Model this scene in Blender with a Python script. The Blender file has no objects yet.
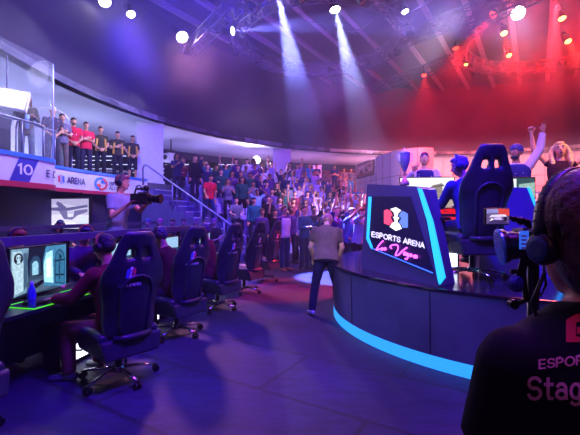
import bpy, bmesh, math, random
from mathutils import Vector as V, Matrix, noise as mnoise
random.seed(7)
C = bpy.context.scene.collection
PI = math.pi
F0, H0, CH = 380.0, 214.0, 1.55          # focal length in pixels, horizon row, eye height
def at(px, py, Y): return V(((px-290)/F0*Y, Y, CH-(py-H0)/F0*Y))
def fwd(px, Y): return (px-290)/F0*Y
def rot2(v, a): return V((v[0]*math.cos(a)-v[1]*math.sin(a), v[0]*math.sin(a)+v[1]*math.cos(a), v[2] if len(v) > 2 else 0))

# ------------------------------------------------------------------ materials
M = {}
def srgb(h):
    h = h.lstrip('#'); c = [int(h[i:i+2], 16)/255 for i in (0, 2, 4)]
    return tuple((x/12.92 if x <= .04045 else ((x+.055)/1.055)**2.4) for x in c)+(1,)
def mat(name, col=None, rough=.6, metal=0, emit=None, es=0, var=.12, scale=6, bump=0, obj=False, attr=False, alpha=1, trans=0, spec=.5, coord='Object'):
    if name in M: return M[name]
    m = bpy.data.materials.new(name); m.use_nodes = True
    nt = m.node_tree; b = nt.nodes['Principled BSDF']; L = nt.links.new
    if isinstance(col, str): col = srgb(col)
    if isinstance(emit, str): emit = srgb(emit)
    b.inputs['Roughness'].default_value = rough; b.inputs['Metallic'].default_value = metal
    b.inputs['Specular IOR Level'].default_value = spec
    tc = nt.nodes.new('ShaderNodeTexCoord'); nz = nt.nodes.new('ShaderNodeTexNoise')
    nz.inputs['Scale'].default_value = scale; nz.inputs['Detail'].default_value = 5
    L(tc.outputs[coord], nz.inputs['Vector'])
    mp = nt.nodes.new('ShaderNodeMapRange'); mp.inputs[1].default_value = .3; mp.inputs[2].default_value = .7
    mp.inputs[3].default_value = 1-var; mp.inputs[4].default_value = 1+var
    L(nz.outputs['Fac'], mp.inputs[0])
    mul = nt.nodes.new('ShaderNodeVectorMath'); mul.operation = 'SCALE'
    L(mp.outputs[0], mul.inputs['Scale'])
    if obj:
        oi = nt.nodes.new('ShaderNodeObjectInfo'); src = oi.outputs['Color']
    elif attr:
        at_ = nt.nodes.new('ShaderNodeAttribute'); at_.attribute_name = 'Col'; src = at_.outputs['Color']
    else:
        rgb = nt.nodes.new('ShaderNodeRGB'); rgb.outputs[0].default_value = col or (.5, .5, .5, 1); src = rgb.outputs[0]
    L(src, mul.inputs[0])
    if attr and es:
        L(mul.outputs[0], b.inputs['Emission Color']); b.inputs['Base Color'].default_value = (.01, .01, .01, 1)
        b.inputs['Emission Strength'].default_value = es
    else:
        L(mul.outputs[0], b.inputs['Base Color'])
    if emit:
        b.inputs['Emission Color'].default_value = emit; b.inputs['Emission Strength'].default_value = es
    if bump:
        bp = nt.nodes.new('ShaderNodeBump'); bp.inputs['Strength'].default_value = bump; bp.inputs['Distance'].default_value = .02
        L(nz.outputs['Fac'], bp.inputs['Height']); L(bp.outputs[0], b.inputs['Normal'])
    if trans: b.inputs['Transmission Weight'].default_value = trans
    if alpha < 1: b.inputs['Alpha'].default_value = alpha
    M[name] = m; return m
skin = mat('skin', rough=.55, obj=True, var=.06, scale=12)
cloth = mat('cloth', rough=.9, obj=True, var=.16, scale=9, bump=.3, spec=.2)
hairm = mat('hair', rough=.55, obj=True, var=.4, scale=40, bump=.8)
solid = mat('painted', rough=.5, obj=True, var=.05)
screenm = mat('screen_picture', rough=.3, attr=True, es=1.3, var=.22, scale=34)
litprint = mat('lit_print', rough=.5, attr=True, es=1.7, var=.02)
printm = mat('printed_colour', rough=.5, attr=True, var=.03)
black = mat('black_plastic', '#0c0c12', .4, var=.2)
blackm = mat('black_metal', '#15151c', .35, .6, var=.2)
leather = mat('black_leather', '#26263c', .42, var=.2, scale=14, bump=.25)
trussm = mat('aluminium_tube', '#62626e', .5, .85, var=.1)
chrome = mat('chrome', '#c8c8d0', .18, 1, var=.05)
white = mat('white_paint', '#d8d8de', .6, var=.05)
offw = mat('white_plastic', '#c9cad2', .4, var=.05)

# ------------------------------------------------------------------ mesh builder
class MB:
    def __init__(s): s.v = []; s.f = []; s.c = []; s.cur = (1, 1, 1, 1)
    def add(s, vs, fs):
        b = len(s.v); s.v += [tuple(v) for v in vs]; s.f += [tuple(b+i for i in f) for f in fs]; s.c += [s.cur]*len(fs)
    def box(s, c, size, rz=0, R=None):
        hx, hy, hz = [x/2 for x in size]; R = R or Matrix.Rotation(rz, 3, 'Z'); c = V(c)
        vs = [c+R@V((x, y, z)) for x in (-hx, hx) for y in (-hy, hy) for z in (-hz, hz)]
        s.add(vs, [(0, 1, 3, 2), (4, 6, 7, 5), (0, 4, 5, 1), (2, 3, 7, 6), (0, 2, 6, 4), (1, 5, 7, 3)])
        return s
    def tube(s, pts, rad, n=8, side=None, cap=True, closed=False):
        pts = [V(p) for p in pts]; k = len(pts); rings = []
        if not isinstance(rad, (list, tuple)): rad = [rad]*k
        a_prev = V(side) if side is not None else None
        for i, p in enumerate(pts):
            if closed: t = pts[(i+1) % k]-pts[i-1]
            else: t = pts[min(i+1, k-1)]-pts[max(i-1, 0)]
            t = t.normalized() if t.length > 1e-9 else V((0, 0, 1))
            if a_prev is None: a_prev = V((0, 0, 1)) if abs(t.z) < .9 else V((1, 0, 0))
            a = a_prev-t*a_prev.dot(t)
            if a.length < 1e-5: a = t.orthogonal()
            a.normalize(); b = t.cross(a); a_prev = a if side is None else V(side)
            r = rad[i]; ra, rb = r if isinstance(r, (list, tuple)) else (r, r)
            rings.append([p+a*(ra*math.cos(2*PI*j/n))+b*(rb*math.sin(2*PI*j/n)) for j in range(n)])
        vs = [v for r in rings for v in r]; fs = []
        m = k if closed else k-1
        for i in range(m):
            for j in range(n):
                fs.append((i*n+j, i*n+(j+1) % n, ((i+1) % k)*n+(j+1) % n, ((i+1) % k)*n+j))
        if cap and not closed:
            fs.append(tuple(range(n-1, -1, -1))); fs.append(tuple((k-1)*n+j for j in range(n)))
        s.add(vs, fs); return s
    def capsule(s, p0, p1, r0, r1, n=10, flat=1, side=None):
        p0 = V(p0); p1 = V(p1); d = (p1-p0).normalized()
        P = [p0-d*r0*.98, p0-d*r0*.7, p0-d*r0*.35, p0, p0.lerp(p1, .5), p1, p1+d*r1*.35, p1+d*r1*.7, p1+d*r1*.98]
        R = [r0*.15, r0*.7, r0*.93, r0, (r0+r1)/2, r1, r1*.93, r1*.7, r1*.15]
        return s.tube(P, [(x, x*flat) for x in R], n, side)
    def ell(s, c, ax, n=12, m=8):
        c = V(c); A, B, D = [V(a) for a in ax]; vs = [c-D]; fs = []
        for i in range(1, m):
            t = PI*i/m
            for j in range(n):
                u = 2*PI*j/n; vs.append(c+A*(math.sin(t)*math.cos(u))+B*(math.sin(t)*math.sin(u))-D*math.cos(t))
        vs.append(c+D); e = len(vs)-1
        for j in range(n): fs.append((0, 1+(j+1) % n, 1+j))
        for i in range(m-2):
            for j in range(n): fs.append((1+i*n+j, 1+i*n+(j+1) % n, 1+(i+1)*n+(j+1) % n, 1+(i+1)*n+j))
        for j in range(n): fs.append((e, 1+(m-2)*n+j, 1+(m-2)*n+(j+1) % n))
        s.add(vs, fs); return s
    def ball(s, c, r, n=12, m=8): return s.ell(c, ((r, 0, 0), (0, r, 0), (0, 0, r)), n, m)
    def lathe(s, prof, n=24, c=(0, 0, 0), R=None):
        c = V(c); R = R or Matrix.Identity(3); vs = []; fs = []
        for r, z in prof:
            for j in range(n): vs.append(c+R@V((r*math.cos(2*PI*j/n), r*math.sin(2*PI*j/n), z)))
        for i in range(len(prof)-1):
            for j in range(n): fs.append((i*n+j, i*n+(j+1) % n, (i+1)*n+(j+1) % n, (i+1)*n+j))
        fs.append(tuple(range(n-1, -1, -1))); fs.append(tuple((len(prof)-1)*n+j for j in range(n)))
        s.add(vs, fs); return s
    def prism(s, poly, ext):
        """poly: 3-D points of one face; ext: vector to the opposite face"""
        poly = [V(p) for p in poly]; n = len(poly); ext = V(ext)
        fs = [tuple(range(n-1, -1, -1)), tuple(range(n, 2*n))]+[(i, (i+1) % n, n+(i+1) % n, n+i) for i in range(n)]
        s.add(poly+[p+ext for p in poly], fs); return s
    def poly(s, pts, col=None):
        if col is not None: s.cur = col if not isinstance(col, str) else srgb(col)
        s.add([V(p) for p in pts], [tuple(range(len(pts)))]); return s
    def mesh(s, name, smooth=False, colours=False):
        me = bpy.data.meshes.new(name); me.from_pydata(s.v, [], s.f)
        if colours:
            ca = me.color_attributes.new('Col', 'FLOAT_COLOR', 'CORNER'); i = 0
            for p, c in zip(me.polygons, s.c):
                for li in p.loop_indices: ca.data[li].color = c
        bm = bmesh.new(); bm.from_mesh(me)
        if not colours: bmesh.ops.recalc_face_normals(bm, faces=bm.faces)
        bm.to_mesh(me); bm.free()
        if smooth:
            for p in me.polygons: p.use_smooth = True
        me.update(); return me
    def build(s, name, m=None, parent=None, smooth=False, colours=False, loc=None, rz=None, col=None, bevel=0, **kw):
        o = bpy.data.objects.new(name, s.mesh(name, smooth, colours)); C.objects.link(o)
        if m: o.data.materials.append(m)
        if parent: o.parent = parent
        if loc is not None: o.location = loc
        if rz is not None: o.rotation_euler.z = rz
        if col: o.color = srgb(col) if isinstance(col, str) else col
        if bevel:
            b = o.modifiers.new('bevel', 'BEVEL'); b.width = bevel; b.segments = 2; b.limit_method = 'ANGLE'; bake(o)
        if kw: tag(o, **kw)
        return o
def bake(o):
    dg = bpy.context.evaluated_depsgraph_get(); dg.update()
    me = bpy.data.meshes.new_from_object(o.evaluated_get(dg), depsgraph=dg); old = o.data
    o.modifiers.clear(); o.data = me
    if not me.materials and old.materials: me.materials.append(old.materials[0])
    bpy.data.meshes.remove(old); return o
def tag(o, label=None, cat=None, group=None, kind=None):
    for k, v in (('label', label), ('category', cat), ('group', group), ('kind', kind)):
        if v: o[k] = v
    return o
def empty(name, loc=(0, 0, 0), rz=0, label=None, cat=None, group=None, parent=None):
    o = bpy.data.objects.new(name, None); C.objects.link(o); o.location = loc; o.rotation_euler.z = rz
    o.empty_display_size = .1
    if parent: o.parent = parent
    return tag(o, label, cat, group)
KIDS = {}
def copy_tree(o, parent=None):
    c = o.copy(); C.objects.link(c); c.parent = parent
    for ch in list(o.children): copy_tree(ch, c)
    return c
def struct(o): o['kind'] = 'structure'; return o

# ------------------------------------------------------------------ lettering: a small grotesque drawn with strokes
def _arc(cx, cy, rx, ry, a0, a1, n=8): return [(cx+rx*math.cos(math.radians(a0+(a1-a0)*i/n)), cy+ry*math.sin(math.radians(a0+(a1-a0)*i/n))) for i in range(n+1)]
GL = {
 'E': (.58, [[(.54, 1), (0, 1), (0, 0), (.54, 0)], [(0, .5), (.48, .5)]]), 'L': (.55, [[(0, 1), (0, 0), (.52, 0)]]), 'I': (.06, [[(.03, 1), (.03, 0)]]), 'T': (.66, [[(0, 1), (.66, 1)], [(.33, 1), (.33, 0)]]),
 'S': (.62, [_arc(.31, .74, .29, .26, 20, 180, 9)[:9]+_arc(.31, .74, .29, .25, 190, 262, 3)+_arc(.31, .26, .3, .26, 82, -20, 4)+_arc(.31, .26, .3, .26, -30, -165, 7)]),
 'P': (.6, [[(0, 0), (0, 1), (.3, 1)]+_arc(.3, .73, .28, .27, 90, -90, 8)+[(0, .46)]]), 'O': (.86, [_arc(.43, .5, .42, .5, 0, 360, 24)]), 'C': (.78, [_arc(.43, .5, .42, .5, 48, 312, 16)]),
 'R': (.64, [[(0, 0), (0, 1), (.3, 1)]+_arc(.3, .74, .28, .26, 90, -90, 8)+[(0, .48)], [(.3, .48), (.6, 0)]]), 'A': (.78, [[(0, 0), (.39, 1), (.78, 0)], [(.14, .3), (.64, .3)]]), 'N': (.68, [[(0, 0), (0, 1), (.66, 0), (.66, 1)]]),
 'D': (.72, [[(0, 0), (0, 1), (.3, 1)]+_arc(.3, .5, .4, .5, 90, -90, 10)+[(0, 0)]]), '1': (.28, [[(0, .84), (.2, 1), (.2, 0)]]), '0': (.64, [_arc(.32, .5, .32, .5, 0, 360, 20)]),
 't': (.36, [[(.15, .95), (.15, .15), (.2, .02), (.36, 0)], [(0, .68), (.36, .68)]]), 'a': (.5, [_arc(.24, .46, .22, .24, 150, 10, 7)+[(.48, .0)], _arc(.24, .2, .24, .2, 0, 360, 16)]), 'g': (.52, [_arc(.25, .34, .25, .34, 0, 360, 16), [(.5, .68), (.5, -.1)]+_arc(.25, -.1, .25, .2, 0, -150, 8)]), 'e': (.52, [[(.0, .36), (.5, .36)]+_arc(.25, .34, .26, .34, 5, 320, 14)]), ' ': (.3, []),
}
def text_pts(s, bold=.0, gap=.22, w=None):
    """flat strokes; returns points normalised to the width of the word, and faces"""
    w = w or (.15+bold*1.5); vs = []; fs = []; x = 0
    for ch in s:
        adv, strokes = GL[ch]
        for st in strokes:
            k = len(st); closed = k > 8 and math.hypot(st[0][0]-st[-1][0], st[0][1]-st[-1][1]) < .01
            pl_ = st[:-1] if closed else st; k = len(pl_); b = len(vs)
            for i, (px_, py_) in enumerate(pl_):
                p0 = pl_[i-1] if (i > 0 or closed) else None; p1 = pl_[(i+1) % k] if (i < k-1 or closed) else None
                def un(a, b): d = (b[0]-a[0], b[1]-a[1]); l = math.hypot(*d) or 1; return (d[0]/l, d[1]/l)
                d0 = un(p0, (px_, py_)) if p0 else None; d1 = un((px_, py_), p1) if p1 else None
                d0 = d0 or d1; d1 = d1 or d0; n0 = (-d0[1], d0[0]); n1 = (-d1[1], d1[0]); nn = (n0[0]+n1[0], n0[1]+n1[1]); l2 = nn[0]**2+nn[1]**2
                m_ = 2/max(l2, .5); hx, hy = nn[0]*m_*w/2, nn[1]*m_*w/2
                ex, ey = (0, 0)
                if p0 is None: ex, ey = -d1[0]*w*.4, -d1[1]*w*.4
                if p1 is None: ex, ey = d0[0]*w*.4, d0[1]*w*.4
                vs += [(x+px_+hx+ex, py_+hy+ey), (x+px_-hx+ex, py_-hy+ey)]
            for i in range(k if closed else k-1):
                j = (i+1) % k; fs.append((b+2*i, b+2*i+1, b+2*j+1, b+2*j))
        x += adv+gap
    x -= gap
    return [(px_/x, py_) for px_, py_ in vs], fs
def text_mb(s, fn, mb=None, **kw):
    """fn maps (u, v) in 0..1 to a 3-D point"""
    vs, fs = text_pts(s, **kw); mb = mb or MB(); mb.add([fn(u, v) for u, v in vs], fs); return mb

# ------------------------------------------------------------------ a line across the floor plan
class Path:
    def __init__(s, pts, inward=None):
        s.p = [V((a, b, 0)) for a, b in pts]; s.L = [0]
        for a, b in zip(s.p, s.p[1:]): s.L.append(s.L[-1]+(b-a).length)
        s.sign = 1
        if inward:
            q, n = s.at(s.L[-1]/2)
            if n.dot(V((inward[0], inward[1], 0))-q) < 0: s.sign = -1
    def at(s, d):
        d = max(0, min(s.L[-1]-1e-6, d))
        for i in range(len(s.L)-1):
            if s.L[i+1] >= d: break
        t = (d-s.L[i])/(s.L[i+1]-s.L[i]); a, b = s.p[i], s.p[i+1]; q = a.lerp(b, t); e = (b-a).normalized()
        return q, V((-e.y, e.x, 0))*s.sign
    def of_px(s, px, far=True):
        k = (px-290)/F0; hits = []
        for i, (a, b) in enumerate(zip(s.p, s.p[1:])):
            fa, fb = a.x-k*a.y, b.x-k*b.y
            if fa*fb <= 0 and abs(fa-fb) > 1e-9:
                t = fa/(fa-fb); q = a.lerp(b, t)
                if q.y > 0: hits.append((q.y, s.L[i]+t*(s.L[i+1]-s.L[i])))
        return (max if far else min)(hits)[1] if hits else 0
    def pt(s, d, z, off=0):
        q, n = s.at(d); q = q+n*off; return V((q.x, q.y, z))
def strip(path, z0, z1, off0, off1, step=.4, d0=None, d1=None, mb=None):
    """solid wall following a path: from off0 to off1 across it, z0 to z1 high"""
    mb = mb or MB(); d0 = 0 if d0 is None else d0; d1 = path.L[-1] if d1 is None else d1
    n = max(1, int((d1-d0)/step)); vs = []; fs = []
    for i in range(n+1):
        d = d0+(d1-d0)*i/n
        vs += [path.pt(d, z0, off0), path.pt(d, z1, off0), path.pt(d, z1, off1), path.pt(d, z0, off1)]
    for i in range(n):
        a = 4*i; b = a+4
        for j in range(4): fs.append((a+j, a+(j+1) % 4, b+(j+1) % 4, b+j))
    fs += [(3, 2, 1, 0), (4*n, 4*n+1, 4*n+2, 4*n+3)]
    mb.add(vs, fs); return mb
CX, CY = 8.0, 9.0
def arc(r, a0, a1, step=2.0):
    n = max(2, int(abs(a1-a0)/step)); return [(CX+r*math.cos(math.radians(a0+(a1-a0)*i/n)), CY+r*math.sin(math.radians(a0+(a1-a0)*i/n))) for i in range(n+1)]
def arcpath(r, a0, a1, step=2.0): return Path(arc(r, a0, a1, step), (CX, CY))
def pol(r, a): return V((CX+r*math.cos(math.radians(a)), CY+r*math.sin(math.radians(a)), 0))
def on_circle(px, r):
    k = (px-290)/F0; a = k*k+1; b = -2*(k*CX+CY); c = CX*CX+CY*CY-r*r
    Y = (-b+math.sqrt(b*b-4*a*c))/(2*a); return V((k*Y, Y, 0))
def ang_of(p): return math.degrees(math.atan2(p.y-CY, p.x-CX))
# ------------------------------------------------------------------ the setting
ORD = 'first second third fourth fifth sixth seventh eighth ninth tenth eleventh twelfth thirteenth fourteenth fifteenth sixteenth seventeenth eighteenth nineteenth twentieth'.split()
def floor_material():
    m = mat('dark_carpet', '#28264a', .6, var=.5, scale=.8, bump=.12, coord='Object'); nt = m.node_tree; L = nt.links.new
    # square carpet tiles with faint seams, laid at an angle
    tc = nt.nodes.new('ShaderNodeTexCoord'); mp = nt.nodes.new('ShaderNodeMapping'); mp.inputs['Rotation'].default_value[2] = .55
    br = nt.nodes.new('ShaderNodeTexBrick'); br.inputs['Scale'].default_value = .55; br.inputs['Mortar Size'].default_value = .012
    br.inputs['Color1'].default_value = (1, 1, 1, 1); br.inputs['Color2'].default_value = (.72, .72, .72, 1); br.inputs['Mortar'].default_value = (.35, .35, .35, 1)
    br.inputs['Brick Width'].default_value = 1.1; br.inputs['Row Height'].default_value = .5
    L(tc.outputs['Object'], mp.inputs[0]); L(mp.outputs[0], br.inputs['Vector'])
    nz = nt.nodes.new('ShaderNodeTexNoise'); nz.inputs['Scale'].default_value = 14; nz.inputs['Detail'].default_value = 8; nz.inputs['Roughness'].default_value = .8
    m2 = nt.nodes.new('ShaderNodeMapping'); m2.inputs['Rotation'].default_value[2] = .55; m2.inputs['Scale'].default_value = (.25, 1, 1)
    L(tc.outputs['Object'], m2.inputs[0]); L(m2.outputs[0], nz.inputs['Vector'])
    mr = nt.nodes.new('ShaderNodeMapRange'); mr.inputs[1].default_value = .3; mr.inputs[2].default_value = .7; mr.inputs[3].default_value = .35; mr.inputs[4].default_value = 1.6
    L(nz.outputs[0], mr.inputs[0])
    b = nt.nodes['Principled BSDF']; src = b.inputs['Base Color'].links[0].from_socket
    a = nt.nodes.new('ShaderNodeVectorMath'); a.operation = 'MULTIPLY'; L(src, a.inputs[0]); L(br.outputs['Color'], a.inputs[1])
    c = nt.nodes.new('ShaderNodeVectorMath'); c.operation = 'SCALE'; L(a.outputs[0], c.inputs[0]); L(mr.outputs[0], c.inputs['Scale'])
    L(c.outputs[0], b.inputs['Base Color']); return m
floorm = floor_material()
fl = MB(); fl.add([pol(33, a*5)+V((0, 0, -.001)) for a in range(72)]+[pol(33, a*5)+V((0, 0, -.3)) for a in range(72)], [tuple(range(72)), tuple(range(143, 71, -1))]+[(i, 72+i, 72+(i+1) % 72, (i+1) % 72) for i in range(72)])
struct(fl.build('floor', floorm))

drumm = mat('plum_plaster', '#2a203e', .75, var=.18, scale=.5)
struct(strip(arcpath(14.4, 0, 360), 5.2, 9.4, 0, -.3).build('wall_upper', drumm, smooth=False))
ceilm = mat('dark_ceiling', '#38303c', .8, var=.25, scale=1.2)
cl = MB(); cl.add([pol(14.9, a*5)+V((0, 0, 9.3)) for a in range(72)]+[pol(14.9, a*5)+V((0, 0, 9.5)) for a in range(72)], [tuple(range(72)), tuple(range(143, 71, -1))]+[(i, 72+i, 72+(i+1) % 72, (i+1) % 72) for i in range(72)])
struct(cl.build('ceiling', ceilm))
beamm = mat('pale_steel_beam', '#a09098', .5, .2, var=.15)
dB = V((.545, .838, 0)); nB = V((.838, -.545, 0)); bm_ = MB()
for k in range(-10, 11):
    o_ = k*1.32; h = math.sqrt(max(0, 14.3**2-o_*o_)); c = V((CX, CY, 9.12))+nB*o_
    R = Matrix((( nB.x, dB.x, 0), (nB.y, dB.y, 0), (0, 0, 1)))
    bm_.box(c, (.2, 2*h, .05), R=R); bm_.box(c+V((0, 0, .12)), (.05, 2*h, .24), R=R)
struct(bm_.build('ceiling_beams', beamm))
soffm = mat('soffit_white', '#c3c6dc', .85, var=.04, scale=.6)
struct(strip(arcpath(14.4, 0, 360), 5.2, 5.4, 0, -5.2).build('ceiling_soffit', soffm))
concm = mat('concourse_ceiling', '#3b355c', .8, var=.2, scale=.7)
struct(strip(arcpath(19.6, 0, 360), 4.8, 5.45, 0, -.2).build('trim_1', mat('bulkhead', '#393455', .8)))
struct(strip(arcpath(19.8, 0, 360), 4.97, 5.1, 0, -12.5).build('ceiling_concourse', concm))
struct(strip(arcpath(32.2, 0, 360), 0, 5.2, 0, -.3).build('wall_back', mat('far_wall', '#4b4477', .8)))
struct(strip(arcpath(14.5, 0, 360), 2.5, 2.75, 0, -17.8).build('floor_mezzanine', mat('mezzanine_floor', '#4a4a70', .5)))
lowm = mat('under_balcony_wall', '#2c1f58', .7, var=.2, scale=.8)
struct(strip(arcpath(14.9, 250, 156.5), 0, 2.5, 0, -.2).build('wall_left', lowm))
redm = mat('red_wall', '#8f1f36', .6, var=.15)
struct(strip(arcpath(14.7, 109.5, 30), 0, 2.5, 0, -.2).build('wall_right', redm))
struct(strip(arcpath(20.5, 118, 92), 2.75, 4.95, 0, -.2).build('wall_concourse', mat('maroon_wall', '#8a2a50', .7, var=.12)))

# columns
for n_, a_ in enumerate((ang_of(on_circle(151, 15.2)), ang_of(on_circle(281.5, 15.3)))):
    c = pol(15.25, a_); f = math.atan2(c.y, c.x)
    mb = MB(); mb.box((c.x, c.y, 3.98), (1.0, 1.0, 2.46), rz=f); mb.box((c.x, c.y, 2.8), (1.1, 1.1, .12), rz=f)
    struct(mb.build(f'wall_column_{n_+1}', white))

# tiers and aisle stairs
A0, A1, AE = 159.3, 154.6, 109.5; R0, DR, DZ = 10.2, .667, .41
tierm = mat('tier_purple', '#5b5296', .7, var=.15, scale=2)
mb = MB()
for k in range(6):
    strip(arcpath(R0+DR*k, A1, AE), 0, DZ*(k+1), 0, -(14.45-R0-DR*k) if k == 5 else -DR-.02, mb=mb)
for k in range(12):
    strip(arcpath(R0+DR/2*k, A0, A1, 1.5), 0, DZ/2*(k+1), 0, -DR/2-.02 if k < 11 else -DR/2-.25, mb=mb)
struct(mb.build('floor_tiers', tierm))
mb = MB()
for k in range(12):
    strip(arcpath(R0+DR/2*k-.004, A0-.3, A1+.3, 1.5), DZ/2*(k+1)-.03, DZ/2*(k+1)+.004, 0, -.03, mb=mb)
struct(mb.build('trim_2', mat('stair_nosing', '#b7b4ea', .5)))

# ------------------------------------------------------------------ balcony banners
MW = mat('banner_white', '#dfe0ea', .5, var=.03); MBL = mat('banner_blue', '#3f7fd0', .5, var=.03); MR_ = mat('banner_red', '#c22c52', .5, var=.03)
def fnpath(path, s0, s1, z0, z1, off): return lambda u, v: path.pt(s0+(s1-s0)*u, z0+(z1-z0)*v, off)
def emblem_polys():   # two facing heads in a rounded hexagon, unit square
    red = [(0, .25), (0, .8), (.12, .87), (.25, .84), (.33, .72), (.36, .62), (.27, .58), (.34, .42), (.38, .36), (.27, .28), (.24, .2)]
    blue = [(1, .2), (1, .78), (.9, .84), (.76, .88), (.67, .76), (.62, .64), (.73, .58), (.66, .44), (.62, .38), (.72, .3), (.77, .16)]
    wt = [(.5, 0), (.74, .12), (.66, .3), (.56, .38), (.58, .48), (.64, .56), (.55, .62), (.6, .76), (.72, .9), (.5, 1), (.26, .9), (.4, .78), (.45, .64), (.38, .56), (.44, .48), (.45, .38), (.33, .3), (.24, .14)]
    return ((red, '#e8446e'), (blue, '#5a78e0'), (wt, '#ffffff'))
def emblem(fn, parent, name='emblem', m=None, dark=False):
    mb = MB()
    for p, c in emblem_polys():
        if dark and c == '#ffffff': c = '#b9b9cc'
        mb.poly([fn(u, v) for u, v in p], c)
    return mb.build(name, m or printm, parent, colours=True)
def swirl(fn, parent, name='swirl_emblem'):
    mb = MB()
    for sgn, c in ((1, '#2f8fe0'), (-1, '#e84a4a')):
        pts = []; inn = []
        for i in range(15):
            a = math.radians(70+i*13); r = .5; w = .17
            pts.append((.5+sgn*r*math.cos(a), .5+sgn*r*math.sin(a))); inn.append((.5+sgn*(r-w)*math.cos(a), .5+sgn*(r-w)*math.sin(a)))
        for i in range(14): mb.poly([fn(*pts[i]), fn(*pts[i+1]), fn(*inn[i+1]), fn(*inn[i])], c)
        a = math.radians(70); q = [(.5+sgn*(.12+.14*math.cos(t*PI/4)), .5+sgn*(.16+.14*math.sin(t*PI/4))) for t in range(8)]
        mb.poly([fn(*x) for x in q], c)
        mb.poly([fn(*x) for x in ((.5+sgn*.0, .5+sgn*.1), (.5+sgn*.15, .5+sgn*.3), (.5+sgn*.35, .5+sgn*.1), (.5+sgn*.45, .5-sgn*.0), (.5+sgn*.2, .5+sgn*.05))], c)
    return mb.build(name, printm, parent, colours=True)
def banner(path, z0, z1, label, d0=None, d1=None, blue=.085, red=.1):
    e = empty('balcony_banner', path.pt(path.L[-1]/2 if d0 is None else (d0+d1)/2, z0), 0, label, 'banner'); W = Matrix.Translation(-e.location)
    for nm, a, b, mt, o1 in (('white_panel', z0+red, z1-blue, MW, .0), ('blue_edge', z1-blue, z1, MBL, .02), ('red_edge', z0, z0+red, MR_, .02)):
        o = strip(path, a, b, o1, -.1, d0=d0, d1=d1, step=.25).build(nm, mt, e); o.data.transform(W)
    return e, W
def put(o, W): o.data.transform(W); return o
inkm = mat('dark_ink', '#3a3460', .5); whm = mat('white_ink', '#f2f2f8', .5)
# left balcony
pl = arcpath(14.38, 206, 158.4, 1.0)
bl, W = banner(pl, 2.17, 2.87, 'white balcony banner with blue and red edges reading ARENA, on the left side')
sA, sB = pl.of_px(67), pl.of_px(84.5)
put(text_mb('ARENA', fnpath(pl, sA, sB, 2.43, 2.585, .012), bold=.03).build('lettering', inkm, bl), W)
put(emblem(fnpath(pl, pl.of_px(57.8), pl.of_px(64.2), 2.36, 2.65, .012), bl, dark=True), W)
put(swirl(fnpath(pl, pl.of_px(94), pl.of_px(107.5), 2.3, 2.72, .012), bl), W)
put(text_mb('ESPORTS', fnpath(pl, pl.of_px(109), pl.of_px(123), 2.5, 2.6, .012), bold=.02).build('lettering', inkm, bl), W)
put(text_mb('ALLIED', fnpath(pl, pl.of_px(109), pl.of_px(121), 2.36, 2.46, .012), bold=.02).build('lettering', inkm, bl), W)
g = fnpath(pl, pl.of_px(135), pl.of_px(145.5), 2.4, 2.62, .012); mb = MB()      # dark swept mark
mb.prism([g(*q) for q in ((0, .55), (.2, .95), (.55, 1), (.5, .8), (.3, .75), (.2, .5), (.45, .45), (.4, .6), (.6, .6), (.5, .2), (.15, .25))], (.003, 0, 0))
mb.prism([g(*q) for q in ((.45, .75), (1, .7), (.9, .52), (.75, .52), (.7, 0), (.52, 0), (.58, .5), (.45, .5))], (.003, 0, 0))
put(mb.build('swept_mark', inkm, bl), W)
# booth banner
def catmull(P, n=6):
    out = []
    for i in range(len(P)-1):
        p0, p1, p2, p3 = [V((*P[max(0, min(len(P)-1, j))], 0)) for j in (i-1, i, i+1, i+2)]
        for k in range(n):
            t = k/n; q = .5*((2*p1)+(-p0+p2)*t+(2*p0-5*p1+4*p2-p3)*t*t+(-p0+3*p1-3*p2+p3)*t**3); out.append((q.x, q.y))
    return out+[P[-1]]
boothp = catmull([(-6.75, 4.2), (-6.35, 5.5), (-6.08, 6.6), (-5.88, 7.7), (-5.72, 8.6), (-5.67, 9.0), (-5.74, 9.3), (-6.0, 9.5), (-6.5, 9.6)])
pb = Path(boothp, (0, 8))
bb, W = banner(pb, 2.13, 2.87, 'curved white banner on the rounded balcony, blue slanted block reading 10', blue=.1, red=.12)
s0, s1, s2, s3 = pb.of_px(11.5, False), pb.of_px(25, False), pb.of_px(38.5, False), pb.of_px(29.5, False)
vs = []; mb = MB()
for i in range(9):
    v = i/8; a = s0+(s1-s0)*0; mb_z = 2.25+.52*v; l = pb.of_px(9+10*v, False); r = pb.of_px(29+9.5*v, False)
    vs += [pb.pt(l+(r-l)*j/6, mb_z, .008) for j in range(7)]
mb.add(vs, [(i*7+j, i*7+j+1, (i+1)*7+j+1, (i+1)*7+j) for i in range(8) for j in range(6)])
put(mb.build('slanted_block', mat('banner_indigo', '#3b3fae', .5), bb), W)
put(text_mb('10', fnpath(pb, pb.of_px(18, False), pb.of_px(31.5, False), 2.42, 2.62, .014), bold=.02).build('lettering', whm, bb), W)
put(text_mb('E C', fnpath(pb, pb.of_px(46.5, False), pb.of_px(55, False), 2.42, 2.57, .012), bold=.03).build('lettering', inkm, bb), W)
# booth floor and side wall
bf = MB(); L_ = [V((x-.13, y-.05, 2.55)) for x, y in boothp]; c0 = [(-9.5, 9.6), (-9.5, 4.2)]
bf.prism(L_+[V((x, y, 2.55)) for x, y in c0], (0, 0, .2)); struct(bf.build('floor_booth', M['mezzanine_floor']))
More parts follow.
